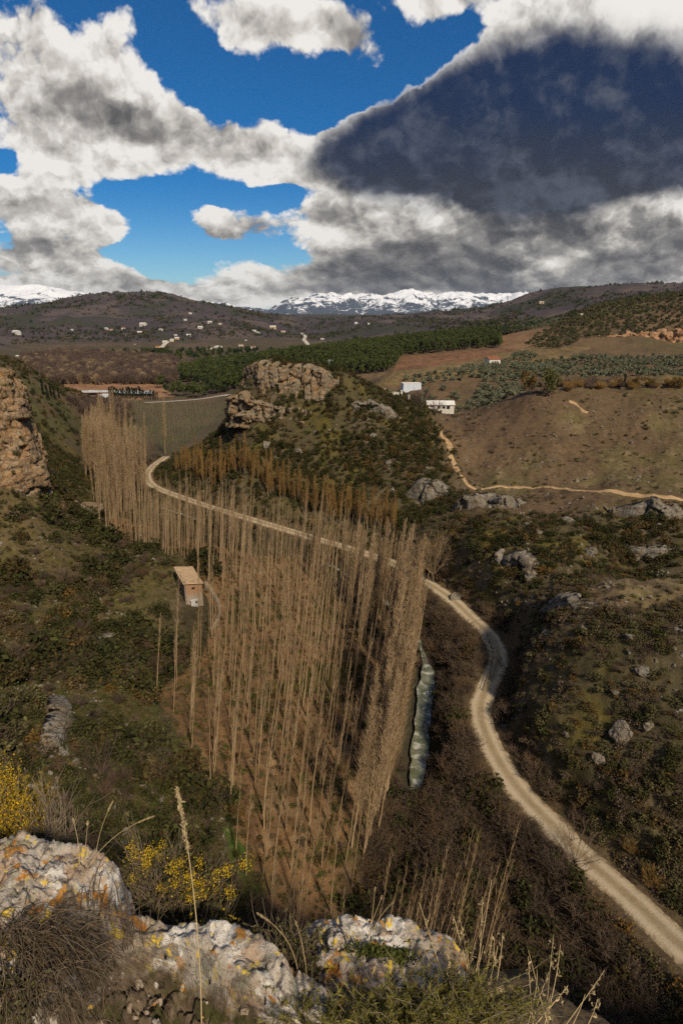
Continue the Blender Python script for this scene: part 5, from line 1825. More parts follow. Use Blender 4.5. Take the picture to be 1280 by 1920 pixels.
M_WHITE = plaster('white_render', (.52, .50, .46), (.44, .42, .38))
M_WHITE2 = plaster('pale_metal', (.50, .55, .62), (.44, .49, .56))
M_CREAM = plaster('cream_render', (.50, .36, .22), (.44, .30, .18))
M_TILEF = plaster('red_tiles', (.22, .085, .045), (.16, .065, .04))
M_TILEG = plaster('pale_roofing', (.58, .57, .55), (.50, .49, .47))
M_HOLE = principled('dark_opening', .9, .1)[0]
M_HOLE.node_tree.nodes['Principled BSDF'].inputs['Base Color'].default_value = (.015, .013, .012, 1)


def mill():
    """narrow stone mill: mono-pitch tiled roof, orange plaster front over grey stone"""
    x, y, z = P(366, 1140, 95.0)
    z = height1(x, y)
    o = empty('stone_mill', (x, y, z - .2), radians(27))
    tag(o, 'narrow old stone mill with a tan tiled roof and orange front beside the poplars', 'mill')
    W, L, Hh = 3.2, 8.0, 4.9          # local: front at y = 0, runs back along +y
    stone = plaster('grey_rubble', (.20, .165, .13), (.15, .125, .10), None, None, None, 2.0)
    front = plaster('orange_plaster', (.28, .155, .085), (.25, .165, .105), (.26, .215, .175), 1.6, 3.4, 1.4)
    fr = plaster('worn_wood', (.40, .40, .40), (.32, .32, .32))
    hl, hr = Hh, Hh - .55             # roof falls a little to the right
    body = []
    body.append(prism([(-W / 2 + .32, .32), (-W / 2 + .32, L), (-W / 2, L), (-W / 2, .32)], -1.5, hl))
    body.append(prism([(W / 2, .32), (W / 2, L), (W / 2 - .32, L), (W / 2 - .32, .32)], -1.5, hr))
    body.append(prism([(-W / 2 + .32, L), (-W / 2 + .32, L - .32), (W / 2 - .32, L - .32), (W / 2 - .32, L)], -1.5, [hl, hl, hr, hr]))
    poly_mesh('wall', body, stone, o)
    poly_mesh('front_wall', [prism([(-W / 2, 0), (W / 2, 0), (W / 2, .32), (-W / 2, .32)], -1.5, [hl, hr, hr, hl])], front, o)
    # corner quoins
    q = []
    for i in range(13):
        w = .34 if i % 2 else .22
        q.append(bx(-W / 2 - .03, -W / 2 + w, -.03, .2, i * .42, i * .42 + .38))
    poly_mesh('quoins', q, stone, o)
    # roof: rows of round tiles, some missing
    R = np.random.RandomState(3)
    V, Fc = [], []
    nx, ny = 64, 34
    xs = np.linspace(-W / 2 - .22, W / 2 + .26, nx); ys = np.linspace(-.28, L + .2, ny)
    X, Y = np.meshgrid(xs, ys, indexing='ij')
    base = hl + (hr - hl) * (X + W / 2) / W
    rid = .05 * np.abs(np.sin(Y * 2 * pi / .44 * .5)) + fbm2(X.ravel(), Y.ravel(), .9, 3, .6, 9.0).reshape(X.shape) * .09
    sag = -.16 * np.sin(np.clip((Y) / L, 0, 1) * pi)
    top = base + .14 + rid + sag
    Vt = np.stack([X, Y, top], -1).reshape(-1, 3); Vb = np.stack([X, Y, base + .01 + sag * .0 - .0], -1).reshape(-1, 3); Vb[:, 2] = (base + .012).ravel()
    ids = np.arange(nx * ny).reshape(nx, ny)
    qd = np.stack([ids[:-1, :-1], ids[1:, :-1], ids[1:, 1:], ids[:-1, 1:]], -1).reshape(-1, 4)
    n0 = nx * ny
    rim = np.concatenate([ids[:, 0], ids[-1, 1:], ids[::-1, -1][1:], ids[0, ::-1][1:-1]])
    side = np.stack([rim, rim + n0, np.roll(rim, -1) + n0, np.roll(rim, -1)], 1)
    roof_m = plaster('weathered_tiles', (.40, .29, .18), (.30, .21, .13), None, None, None, 2.2)
    rf = link('roof', mesh_np('roof', np.concatenate([Vt, Vb]), np.concatenate([qd, qd[:, ::-1] + n0, side]), False), roof_m, o)
    # pale timber lean-to door with a dark hatch
    d = poly_mesh('door', [bx(-.72, .62, -.42, -.003, -1.0, 1.35)], fr, o)
    poly_mesh('plank', [bx(-.70 + i * .22, -.52 + i * .22, -.445, -.423, -1.0, 1.3) for i in range(6)], fr, d)
    poly_mesh('hatch', [bx(.10, .46, -.47, -.446, .75, 1.15)], M_HOLE, d)
    poly_mesh('lintel', [bx(-.85, .75, -.50, -.003, 1.352, 1.45)], fr, d)
    poly_mesh('window', [bx(-.3, .25, -.02, -.002, 3.5, 3.9)], M_HOLE, o)
    return x, y, z


MILL = mill()


def stone_wall():
    m = plaster('dry_stone', (.24, .19, .13), (.17, .135, .10), None, None, None, 2.5)
    pts = [PZ(*p, .4) for p in [(386, 1112), (396, 1120), (408, 1134), (412, 1152), (404, 1170), (396, 1182)]]
    path = densify(smooth_path(pts, 6), .4)
    A = np.array(path); s = np.arange(len(A)) * .4
    g = height(A[:, 0], A[:, 1])
    t = np.gradient(A[:, :2], axis=0); t /= np.linalg.norm(t, axis=1)[:, None]
    nr = np.stack([t[:, 1], -t[:, 0]], 1)
    hh = np.linspace(1.7, .6, len(A)) + fbm2(s, s * 0, 1.4, 3, .6, 4.0) * .5
    rows_ = []
    for off, up in [(-.32, -.5), (-.30, 0), (-.24, 1), (.24, 1), (.30, 0), (.32, -.5)]:
        zz = g + (hh if up == 1 else up * 1.0)
        rows_.append(np.stack([A[:, 0] + nr[:, 0] * off, A[:, 1] + nr[:, 1] * off, zz], 1))
    G = np.stack(rows_, 1); ns, nt = G.shape[:2]
    ids = np.arange(ns * nt).reshape(ns, nt)
    q = np.stack([ids[:-1, :-1], ids[1:, :-1], ids[1:, 1:], ids[:-1, 1:]], -1).reshape(-1, 4)
    caps = [np.array([ids[0]]), np.array([ids[-1][::-1]])]
    o = link('stone_wall', mesh_np('stone_wall', G.reshape(-1, 3), [q] + caps, False), m)
    tag(o, 'low ruined stone wall curving away from the corner of the old mill', 'wall')


stone_wall()


def house(name, label, loc, rz, w, d, h, roof_h, mw, mr, wins=(), door=None, group=None, cat='house', annex=None):
    o = empty(name, loc, rz)
    tag(o, label, cat, group)
    wall = prism([(-w / 2, -d / 2), (w / 2, -d / 2), (w / 2, d / 2), (-w / 2, d / 2)], -2.0, h)
    V, Fc = [list(wall[0])], [list(wall[1])]
    pieces = [wall]
    gable = ([(-w / 2, -d / 2, h + .003), (-w / 2, d / 2, h + .003), (-w / 2, 0, h + roof_h), (-w / 2 + .2, -d / 2, h + .003), (-w / 2 + .2, d / 2, h + .003), (-w / 2 + .2, 0, h + roof_h)], [(0, 2, 1), (3, 4, 5), (0, 1, 4, 3), (1, 2, 5, 4), (2, 0, 3, 5)])
    g2 = ([(-x, y, z) for x, y, z in gable[0]], [tuple(reversed(f)) for f in gable[1]])
    wo = poly_mesh('wall', pieces + [gable, g2], mw, o)
    e = .25
    rt = []
    for sg in (-1, 1):
        y0 = sg * (d / 2 + e); zl = h - e * roof_h / (d / 2) + .02
        a = [(-w / 2 - e, y0, zl), (w / 2 + e, y0, zl), (w / 2 + e, 0, h + roof_h + .02), (-w / 2 - e, 0, h + roof_h + .02)]
        b = [(x, y, z + .16) for x, y, z in a]
        rt.append((a + b, [(0, 1, 2, 3), (7, 6, 5, 4), (0, 4, 5, 1), (1, 5, 6, 2), (2, 6, 7, 3), (3, 7, 4, 0)]))
    poly_mesh('roof', rt, mr, o)
    for wx, wz, ww, wh in wins:
        poly_mesh('window', [bx(wx - ww / 2, wx + ww / 2, -d / 2 - .03, -d / 2 - .003, wz, wz + wh)], M_HOLE, o)
    if door:
        poly_mesh('door', [bx(door[0] - door[1] / 2, door[0] + door[1] / 2, -d / 2 - .04, -d / 2 - .003, 0, door[2])], M_HOLE, o)
    if annex:
        ax, aw, ad, ah = annex
        poly_mesh('annex', [bx(ax - aw / 2, ax + aw / 2, -d / 2 - ad, -d / 2 - .003, -2, ah)], mw, o)
    return o


def farm():
    x, y, z = ray_ground(824, 768, 150, 260)
    house('farm_building', 'long low white farm building with a pale roof in the valley behind the knoll', (x, y, z), radians(-4), 8.6, 5.0, 1.9, .9, M_WHITE, M_TILEG,
          [(-.6, .7, .9, .8), (1.0, .7, .9, .8), (2.4, .6, 1.0, 1.0)], (-3.0, 1.0, 1.5), None, 'farm', (-3.2, 1.6, 1.0, 1.2))
    x, y, z = ray_ground(770, 731, 200, 320)
    o = empty('water_tank', (x, y, z), radians(8))
    tag(o, 'pale blue windowless box shed standing among the olive trees above the farm', 'shed')
    poly_mesh('wall', [bx(-4.0, 4.0, -2.2, 2.2, -1, 2.9)], M_WHITE2, o)
    poly_mesh('roof', [bx(-4.1, 4.1, -2.3, 2.3, 2.903, 3.05)], M_TILEG, o)
    poly_mesh('rib', [bx(-3.9 + i * .8, -3.82 + i * .8, -2.24, -2.203, -1, 2.9) for i in range(10)], M_WHITE2, o)
    x, y, z = ray_ground(922, 683, 280, 500)
    house('farmhouse', 'white farmhouse with a red tiled roof among the olive rows', (x, y, z), radians(18), 7.5, 5.5, 3.0, 1.3, M_WHITE, M_TILEF, [(-1.6, 1.0, .8, 1.0), (1.4, 1.0, .8, 1.0)], (0, 1.0, 2.0))
    # white gate posts and wall by the farm
    for i, (px, py, hh) in enumerate([(721, 748, 1.6), (752, 750, 2.4), (766, 752, 1.8)]):
        x, y, z = ray_ground(px, py, 180, 300)
        o = empty('gate_post', (x, y, z)); tag(o, ['short white gate post at the left end of the farm wall', 'tallest white gate post in the middle of the farm wall', 'white gate post nearest the farm building'][i], 'post')
        poly_mesh('shaft', [bx(-.3, .3, -.3, .3, -.5, hh)], M_WHITE, o); poly_mesh('cap', [bx(-.4, .4, -.4, .4, hh + .003, hh + .18)], M_WHITE, o)
    a = ray_ground(724, 747, 180, 300); b = ray_ground(750, 748, 180, 300)
    L = math.dist(a[:2], b[:2])
    o = empty('farm_wall', a, atan2(b[1] - a[1], b[0] - a[0])); tag(o, 'low pale wall running between the white gate posts of the farm', 'wall')
    poly_mesh('wall', [bx(.4, L - .4, -.12, .12, -1.5, .75)], M_WHITE, o); poly_mesh('coping', [bx(.35, L - .35, -.17, .17, .753, .83)], M_WHITE, o)
    # lattice pylon behind the knoll
    x, y, z = P(617, 702, 235.0); zt = P(617, 674, 235.0)[2]
    z = height1(x, y); H = zt - z
    m = principled('painted_steel', .6, .3)[0]; m.node_tree.nodes['Principled BSDF'].inputs['Base Color'].default_value = (.30, .36, .33, 1)
    o = empty('lattice_pylon', (x, y, z)); tag(o, 'pale green lattice pylon rising behind the rocky knoll', 'pylon')
    leg = []; br = []
    for sx in (-1, 1):
        for sy in (-1, 1): leg.append(([(sx * .7, sy * .7, -.5), (sx * .16, sy * .16, H)], [.07, .06]))
    nlev = 14
    for i in range(nlev):
        f0, f1 = i / nlev, (i + 1) / nlev
        w0, w1 = .7 - .54 * f0, .7 - .54 * f1
        for a_, b_ in (((-1, -1), (1, -1)), ((1, -1), (1, 1)), ((1, 1), (-1, 1)), ((-1, 1), (-1, -1))):
            p, q = (a_, b_) if i % 2 else (b_, a_)
            br.append(([(p[0] * w0, p[1] * w0, H * f0), (q[0] * w1, q[1] * w1, H * f1)], [.035, .035]))
    link('leg_frame', mesh_np('leg_frame', *tubes([(np.array(p), r) for p, r in leg], 4)), m, o)
    link('bracing', mesh_np('bracing', *tubes([(np.array(p), r) for p, r in br], 4)), m, o)
    for zz, w in ((H - .4, 1.5), (H - 1.9, 1.2), (H - 3.3, 1.0)):
        link('crossarm', mesh_np('crossarm', *tubes([(np.array([(-w * .4, 0, zz), (0, 0, zz + .12), (w, 0, zz)]), [.05, .09, .05])], 5)), m, o)


farm()


def far_houses():
    R = np.random.RandomState(12)
    spec = [  # px, py, width in photo px, kind, what tells it apart
        (32, 624, 14, 'w', 'long white house alone at the foot of the far left hill'), (136, 618, 5, 'w', 'tiny white house alone in the middle of the far left hill'), (200, 616, 7, 'w', 'small white house left of its cream neighbour on the far hill'),
        (209, 617, 6, 'c', 'small cream house just right of a white one on the far hill'), (231, 615, 7, 'w', 'cube like white house on the middle of the far hill'), (269, 609, 13, 'w', 'largest white house on the far hill, with a second wing'),
        (262, 623, 9, 'w', 'flat white house below the largest house on the far hill'), (302, 618, 8, 'w', 'low white house on the right flank of the far hill'), (310, 641, 10, 'w', 'white house at the top of the pale hillside lane'),
        (297, 650, 9, 'c', 'cream house at the foot of the pale hillside lane'), (262, 657, 6, 'w', 'small white house at the edge of the far woods'), (253, 644, 4, 'w', 'speck of a white house left of the hillside lane'), (34, 667, 6, 'w', 'white house half hidden in trees above the left cliff'),
        (348, 599, 6, 'w', 'white house high on the right shoulder of the far hill'), (394, 604, 9, 'w', 'wide white house high at the right end of the far hill'), (413, 606, 7, 'w', 'white house below the wide one at the right end of the far hill'),
        (376, 614, 10, 'w', 'bright white house in the middle of the right flank'), (354, 628, 9, 'w', 'square white house with a pinkish wall on the right flank'), (332, 634, 9, 'c', 'sunlit cream house beside the pale hillside lane'),
        (323, 639, 7, 'c', 'smaller cream house just below the sunlit one'), (330, 628, 6, 'w', 'small white house above the sunlit cream house'), (477, 620, 8, 'w', 'white house on the terrace of the middle hills'), (484, 623, 6, 'w', 'low white shed below the terrace house'),
        (512, 614, 13, 'c', 'wide orange cream house on the crest of the middle hills'), (531, 621, 9, 'w', 'low white house right of the orange cream one'), (412, 651, 10, 'w', 'white house above the dark pine belt'), (452, 647, 10, 'w', 'white house at the upper edge of the pine belt'),
        (475, 651, 11, 'w', 'white house with a pink wall at the pine belt'), (604, 635, 7, 'w', 'lone white house on the slope above the pine forest'), (482, 667, 12, 'c', 'orange cream house in the clearing behind the knoll'), (433, 671, 10, 'c', 'low cream building in the clearing left of the orange house'),
        (364, 660, 6, 'w', 'small white house left of the dark pine belt'), (357, 587, 6, 'w', 'highest white house on the far hill'), (461, 637, 4, 'w', 'tiny white house between the two terraces'), (667, 605, 7, 'w', 'white house left of its smaller neighbour on the far ridge'), (691, 606, 5, 'w', 'smaller white house right of its neighbour on the far ridge'),
        (1014, 568, 9, 'c', 'cream house high on the far right hill'), (1089, 591, 10, 'c', 'cream house at the top of the far olive grove'), (930, 623, 7, 'w', 'white shed at the corner of the pine forest'),
    ]
    for px, py, w, kd, label in spec:
        x, y, z = ray_ground(px, py + 2, 450, 3600, 1400)
        D = math.hypot(x, y)
        W = w * D / F * .8
        house('far_house', label, (x, y, z), R.uniform(-.5, .5), W, W * .6, W * .34, W * .12, M_WHITE if kd == 'w' else M_CREAM, M_TILEF if R.rand() < .35 else M_TILEG, [(-W * .2, W * .12, W * .1, W * .1), (W * .2, W * .12, W * .1, W * .1)], (0, W * .1, W * .18), 'houses scattered over the far hills')
    m = dirt_material('lane', (.42, .38, .33), (.36, .32, .28), (.5, .46, .4))
    for nm, pts in [('pale concrete lane climbing between the far houses', [(303, 653), (307, 648), (313, 643), (318, 640), (324, 636)]), ('pale lane at the edge of the pine belt', [(388, 657), (395, 655), (403, 652), (408, 649)]), ('pale lane on the slope above the pine forest', [(566, 625), (572, 630), (570, 638), (576, 645), (579, 650)])]:
        g = [ray_ground(a, b, 450, 3000, 1400) for a, b in pts]
        tag(ribbon('hillside_lane', densify(smooth_path(g, 5), 8), 7.0, m, .9, None, .4, 4.0, 3, .2), nm, 'lane', kind='structure')


far_houses()


def reservoir():
    m, k, b = principled('lake_water', .08, .5)
    b.inputs['Base Color'].default_value = (.42, .43, .43, 1); b.inputs['Specular IOR Level'].default_value = .9  # pale base stands in for the bright cloud mirrored on the water
    for label, pts in [('pale winding pool of the reservoir among reed beds', [(110, 746), (150, 744), (180, 742), (192, 738), (205, 738), (208, 744), (190, 748), (150, 749), (118, 749)]),
                       ('thin bright channel of the reservoir behind the reeds', [(145, 733), (170, 731), (205, 732), (225, 731), (285, 733), (288, 738), (235, 738), (205, 735), (160, 736)])]:
        V = [PZ(px, py, .55) for px, py in pts]
        me = bpy.data.meshes.new('reservoir_water'); me.from_pydata(V, [], [tuple(range(len(V)))[::-1]]); me.update()
        for p in me.polygons:
            if p.normal.z < 0: p.flip()
        tag(link('reservoir_water', me, m), label, 'water', kind='structure')
    # grey farm road along the far edge of the nursery field
    m = dirt_material('farm_road', (.34, .32, .29), (.28, .26, .24), (.4, .38, .35))
    g = [ray_ground(a, b, 220, 600) for a, b in [(270, 755), (330, 752), (380, 748), (410, 743), (432, 741)]]
    tag(ribbon('farm_road', densify(smooth_path(g, 6), 3), 3.6, m, .25, None, .3, 3.0, 3, .1), 'grey farm road along the far edge of the sapling field', 'road', kind='structure')


reservoir()


def fence():
    m = plaster('weathered_rail', (.20, .17, .10), (.15, .125, .08))
    pts = [PZ(*p, 3.1) for p in [(906, 1296), (917, 1262), (924, 1232), (920, 1212), (912, 1194)]]
    path = smooth_path(pts, 4)
    o = empty('wooden_fence', path[0]); tag(o, 'low wooden post and rail fence on the river side of the road bend', 'fence')
    P0 = np.array(path[0])
    tops = []
    for i, p in enumerate(path[::2]):
        z = height1(p[0], p[1])
        b = np.array([p[0], p[1], z]) - P0
        me = mesh_np('post', *tubes([(np.array([b - [0, 0, .3], b + [0, 0, 1.0]]), [.07, .06])], 7)); link('post', me, m, o)
        tops.append(b)
    for a, b in zip(tops[:-1], tops[1:]):
        for hgt in (.45, .88):
            link('rail', mesh_np('rail', *tubes([(np.array([a + [0, 0, hgt], b + [0, 0, hgt]]), [.045, .045])], 6)), m, o)


fence()

# ------------------------------------------------------------------ foreground: the limestone edge at the viewer's feet
def lichen_rock(name, soil_attr=False):
    m, k, b = principled(name, .9, .2)
    geo = k.new('ShaderNodeNewGeometry')
    pos = geo.outputs['Position']
    up = k.sep(geo.outputs['Normal'])[2]
    wp = k.vm('ADD', pos, k.vm('MULTIPLY', k.vm('SUBTRACT', k.noise(pos, 9, 4, .6, color=True), (.5, .5, .5)), (.09, .09, .09)))
    n1 = k.noise(wp, 5.5, 6, .65); n2 = k.noise(wp, 19, 6, .68); n3 = k.noise(pos, 75, 5, .7); n4 = k.noise(wp, 15.0, 5, .62); n5 = k.noise(k.vm('ADD', wp, (7.1, 3.3, 1.9)), 8.0, 5, .62); n6 = k.noise(k.vm('ADD', wp, (1.7, 9.3, 4.4)), 21.0, 5, .65)
    c = k.mix(k.ss(n1, .40, .60), (.36, .32, .27), (.30, .215, .15))
    c = k.mix(k.m('MULTIPLY', k.ss(n5, .52, .60), .8), c, (.56, .54, .50))                 # white crust
    c = k.mix(k.m('MULTIPLY', k.ss(n2, .50, .60), .8), c, (.090, .076, .060))              # weathered dark skin
    c = k.mix(k.m('MULTIPLY', k.ss(n3, .57, .64), .85), c, (.045, .040, .034))             # black specks
    c = k.mix(k.m('MULTIPLY', k.ss(n3, .42, .36), .5), c, (.45, .43, .40))
    upm = k.ss(up, -.1, .55)
    li = k.m('ADD', n4, k.m('MULTIPLY', k.m('SUBTRACT', n3, .5), .22))
    c = k.mix(k.m('MULTIPLY', k.ss(li, .575, .615), upm), c, k.mix(k.ss(n2, .4, .6), (.29, .115, .025), (.36, .18, .04)))     # orange lichen
    li2 = k.m('ADD', n6, k.m('MULTIPLY', k.m('SUBTRACT', n3, .5), .22))
    c = k.mix(k.m('MULTIPLY', k.ss(li2, .595, .63), upm), c, (.50, .36, .045))                                                   # yellow lichen
    c = k.mix(k.m('MULTIPLY', k.ss(n5, .40, .35), k.m('MULTIPLY', upm, .7)), c, (.20, .20, .14))                                # grey green crust
    if soil_attr:
        so = k.new('ShaderNodeAttribute', attribute_name='col').outputs['Color']
        sf = k.sep(so)[0]
        soil = k.mix(k.ss(n2, .4, .62), (.060, .042, .026), (.14, .105, .07))
        soil = k.mix(k.ss(n4, .50, .62), soil, (.045, .042, .014))
        c = k.mix(k.ss(k.m('ADD', sf, k.m('MULTIPLY', k.m('SUBTRACT', n1, .5), 1.3)), .35, .75), c, soil)
    k.put(b.inputs['Base Color'], c)
    h = k.m('ADD', k.m('ADD', k.m('MULTIPLY', n2, .9), k.m('MULTIPLY', n3, .35)), k.m('MULTIPLY', n1, .5))
    bump(k, b, h, .9, .022)
    return m


M_LICHEN = lichen_rock('lichen_limestone')
M_LEDGE = lichen_rock('lichen_ledge', True)


def build_ledge():
    rp = [(-420, 1535, 1.56), (-200, 1560, 1.50), (0, 1588, 1.44), (60, 1592, 1.42), (120, 1600, 1.40), (165, 1618, 1.38), (195, 1650, 1.35), (215, 1700, 1.30), (245, 1732, 1.27), (330, 1752, 1.24), (420, 1766, 1.21), (500, 1796, 1.17), (555, 1852, 1.11), (630, 1892, 1.07), (720, 1945, 1.03), (840, 2010, .98)]
    R3 = densify(smooth_path([P(*p) for p in rp], 10), .008)
    A = np.array(R3)
    s = np.concatenate([[0], np.cumsum(np.linalg.norm(np.diff(A, axis=0), axis=1))])
    t = np.concatenate([np.linspace(-1.0, -.0, 150), np.linspace(.008, .12, 18), np.linspace(.14, .9, 40)])
    nA = len(A)
    S, T = np.meshgrid(s, t, indexing='ij')
    X = A[:, 0][:, None] + 0 * T; Y = A[:, 1][:, None] + np.where(T < .12, T, .12 + (T - .12) * .10)
    inside = np.clip(-T, 0, 1)
    Z = A[:, 2][:, None] + 0 * T
    # rounded brow, hollow behind it, then the standing ground
    Z = Z - .05 * sstep(T, -.10, .12) * 1.0 - np.where(T > .05, (T - .05) * 2.6, 0)
    right = sstep(X, -.92, -.72)
    hollow = sstep(inside + .03 * np.sin(S * 9), .035, .11) * right
    Z = Z - .17 * hollow * (1 - .6 * sstep(inside, .5, .9)) - .02 * inside
    V = np.stack([X, Y, Z], -1).reshape(-1, 3)
    h = hollow.ravel()
    n1 = fbm(V * 3.4 + 3.0, 5, .55); n2 = fbm(V * 15.0 + 9.0, 4, .58); n3 = fbm(V * np.array([6, 6, 16.0]) + 5.0, 4, .55, ridged=True)
    pit = np.clip(fbm(V * 26.0 + 2.0, 3, .55) - .12, 0, 1)
    wv, we, wt = worley(V[:, 0] + n1 * .05, V[:, 1] + n2 * .02, .17, .13, 4)
    d = n1 * .052 + n2 * .024 + n3 * .034 - pit * .075 + ((wv - .5) * .030 + wt * .03 - (1 - sstep(we, 0, .12)) * .014) * (.35 + .65 * h)
    v2, e2, t2 = worley(V[:, 0], V[:, 1], .055, .05, 6)
    d += h * ((v2 - .4) * .05 - (1 - sstep(e2, 0, .2)) * .03)
    V[:, 2] += d * np.where(T.ravel() < .2, 1, .5); V[:, 1] += d * .45
    nt = len(t)
    ids = np.arange(nA * nt).reshape(nA, nt)
    q = np.stack([ids[:-1, :-1], ids[1:, :-1], ids[1:, 1:], ids[:-1, 1:]], -1).reshape(-1, 4)
    me = mesh_np('rock_ledge', V, q)
    set_col(me, np.repeat((h * .95)[:, None], 3, 1))
    o = link('rock_ledge', me, M_LEDGE)
    # keep the eye-relative heights in world space
    tag(o, 'long pale limestone ledge with orange lichen along the near cliff edge', 'rock')
    return A


LEDGE = build_ledge()


def rubble():
    R = np.random.RandomState(14)
    me = bpy.data.objects['rock_ledge'].data
    co = np.empty(len(me.vertices) * 3, np.float32); me.vertices.foreach_get('co', co); co = co.reshape(-1, 3)
    c = np.empty(len(me.vertices) * 4, np.float32); me.color_attributes['col'].data.foreach_get('color', c)
    k = np.where((c.reshape(-1, 4)[:, 0] > .55) & (co[:, 1] > .5))[0]
    k = k[R.randint(len(k), size=420)]
    p = co[k]
    s = np.exp(R.normal(-4.6, .55, len(k))).clip(.004, .035)
    scatter('ledge_rubble', 'crumbs of pale stone lying in the dark hollow of the ledge', [RUB], p + np.array([0, 0, .002]), np.stack([s * 1.1, s, s * .8], 1), R.uniform(0, 6.28, (len(k), 3)), np.zeros(len(k)), 'stones')


_v, _f = chunk_verts(71, 3, .8, 14)
RUB = mesh_np('rubble', _v, _f, True); RUB.materials.append(M_LICHEN)
rubble()


def build_boulder():
    R = np.random.RandomState(4)
    v, f = icosphere(6)
    pl = np.array([(-1, -.1, .15), (-.75, -.6, .2), (.1, -.9, .45), (.55, -.6, .6), (.2, .1, 1), (.62, .1, .75), (.95, .1, .35), (0, 1, .2), (-.3, .3, 1), (.3, -.35, .95), (-.5, -.2, .9)], float)
    pl /= np.linalg.norm(pl, axis=1)[:, None]
    dd = np.array([.80, .92, .86, .88, .80, .84, 1.0, .8, .84, .80, .92])
    dot = v @ pl.T
    r = np.where(dot > .05, dd / np.maximum(dot, .05), 9)
    r = -np.log(np.exp(-r * 9).sum(1)) / 9
    r = np.clip(r, .3, 1.15)
    p = v * r[:, None]
    p *= np.array([.285, .205, .22])
    n1 = fbm(p * 7 + 1, 5, .55); n2 = fbm(p * 22 + 4, 4, .6); pit = np.clip(fbm(p * 34 + 8, 3, .5) - .1, 0, 1)
    cr = -np.clip(.06 - np.abs(fbm(p * np.array([5, 5, 9]) + 11, 3, .5)), 0, .06)
    wv, we, wt = worley(p[:, 0] + p[:, 1] * .6, p[:, 2] * 1.2 + p[:, 1] * .8, .15, .11, 2)
    p += v * (n1 * .045 + n2 * .010 - pit * .030 + cr * .35 + (wv - .5) * .012 - (1 - sstep(we, 0, .1)) * .006)[:, None]
    c = P(716, 1812, 1.28)
    me = mesh_np('boulder', p, f)
    o = link('boulder', me, M_LICHEN)
    o.location = (c[0], c[1], c[2] - .085); o.rotation_euler = (0, radians(7), radians(-4))
    tag(o, 'pale boulder blotched with orange and yellow lichen at the cliff edge', 'boulder')
    # small cushion of moss in its cleft
    q = np.random.RandomState(6).normal(size=(900, 3)) * np.array([.055, .012, .008])
    mo = link('moss', mesh_np('moss', *leaf_quads(R, q, .008), False), M_HERB, o)
    mo.location = (-.02, -.01, .165)
    # earth bank the boulder and the green shrub stand on
    v, f = icosphere(5)
    q = v * np.array([.75, .34, .34])
    q += v * (fbm(q * 6 + 2, 4, .55) * .06)[:, None]
    c2 = P(800, 1945, 1.20)
    e = link('earth_bank', mesh_np('earth_bank', q, f), dirt_material('dark_earth', (.060, .045, .028), (.085, .065, .040), (.12, .095, .06)))
    e.location = (c2[0], c2[1], c2[2] - .27)
    tag(e, 'dark earth bank at the cliff edge carrying the green shrub', 'ground', kind='structure')


build_boulder()

M_DRYG = plant_material('dry_grass_blades', (.115, .085, .055), (.08, .06, .042), trans=0, var=.45)
M_STALK = plant_material('straw_stalks', (.42, .32, .17), (.34, .25, .13), trans=0, var=.3)
M_HEADG = plant_material('seed_heads', (.40, .31, .18), (.32, .25, .14), trans=.2)
M_YEL = plant_material('yellow_flowers', (.42, .27, .012), (.50, .34, .02), trans=.2, var=.35)
M_YLEAF = plant_material('mustard_leaves', (.16, .12, .014), (.22, .155, .016), trans=.2, var=.45)
M_STEM = plant_material('grey_stems', (.13, .10, .075), (.17, .135, .10), trans=0, var=.35)
M_GLEAF = plant_material('olive_green_needles', (.105, .098, .020), (.150, .130, .028), trans=.25, var=.5)
M_DLEAF = plant_material('dull_leaves', (.060, .055, .020), (.075, .060, .022), trans=.15, var=.45)


def curve3(p0, p1, bend, n=7):
    p0, p1 = np.array(p0, float), np.array(p1, float)
    t = np.linspace(0, 1, n)[:, None]
    return p0 + (p1 - p0) * t + np.array(bend) * (4 * t * (1 - t)) * .5


def grass_tuft(label, roots, n, L, droop, seed, wind=(.6, -.1)):
    R = np.random.RandomState(seed)
    r0 = np.array(roots)
    segs = []
    for i in range(n):
        b = r0[R.randint(len(r0))] + R.normal(size=3) * np.array([.035, .03, .008])
        a = R.uniform(0, 6.28)
        l = L * R.uniform(.45, 1.1)
        h = np.array([cos(a) * .38 + wind[0] * R.uniform(.2, 1.3), sin(a) * .42 + wind[1], 0])
        t = np.linspace(0, 1, 9)[:, None]
        up = l * (1.15 * t - droop * R.uniform(.7, 1.3) * t ** 2)
        pts = b + h * l * (t ** 1.4) * .75 + np.array([0, 0, 1.0]) * up + R.normal(size=3) * .02 * t * t
        w = R.uniform(.0008, .0019)
        segs.append((pts, w * (1.15 - np.linspace(0, 1, 9))))
    c = r0.mean(0)
    o = empty('grass_tuft', tuple(c)); tag(o, label, 'grass tuft')
    segs = [(p - c, r) for p, r in segs]
    link('blades', mesh_np('blades', *tubes(segs, 3)), M_DRYG, o)


grass_tuft('big tangle of dry brown grass draped over the pale ledge', [P(px, py, Y) for px, py, Y in [(20, 1800, 1.10), (70, 1790, 1.11), (120, 1800, 1.10), (30, 1760, 1.14), (90, 1760, 1.14), (-40, 1780, 1.12), (150, 1820, 1.07), (60, 1850, 1.03)]], 560, .40, 1.35, 31, (.75, -.22))
grass_tuft('thin dark grass at the bottom left corner of the ledge', [P(px, py, Y) for px, py, Y in [(10, 1900, .98), (70, 1905, .97), (150, 1900, .98), (-40, 1880, 1.0)]], 170, .20, 1.0, 32, (.2, .1))
grass_tuft('dry grass wisps rooted in the cleft above the hollow of the ledge', [P(px, py, Y) for px, py, Y in [(215, 1735, 1.22), (180, 1700, 1.26), (235, 1770, 1.17)]], 90, .14, .6, 33, (.2, .2))


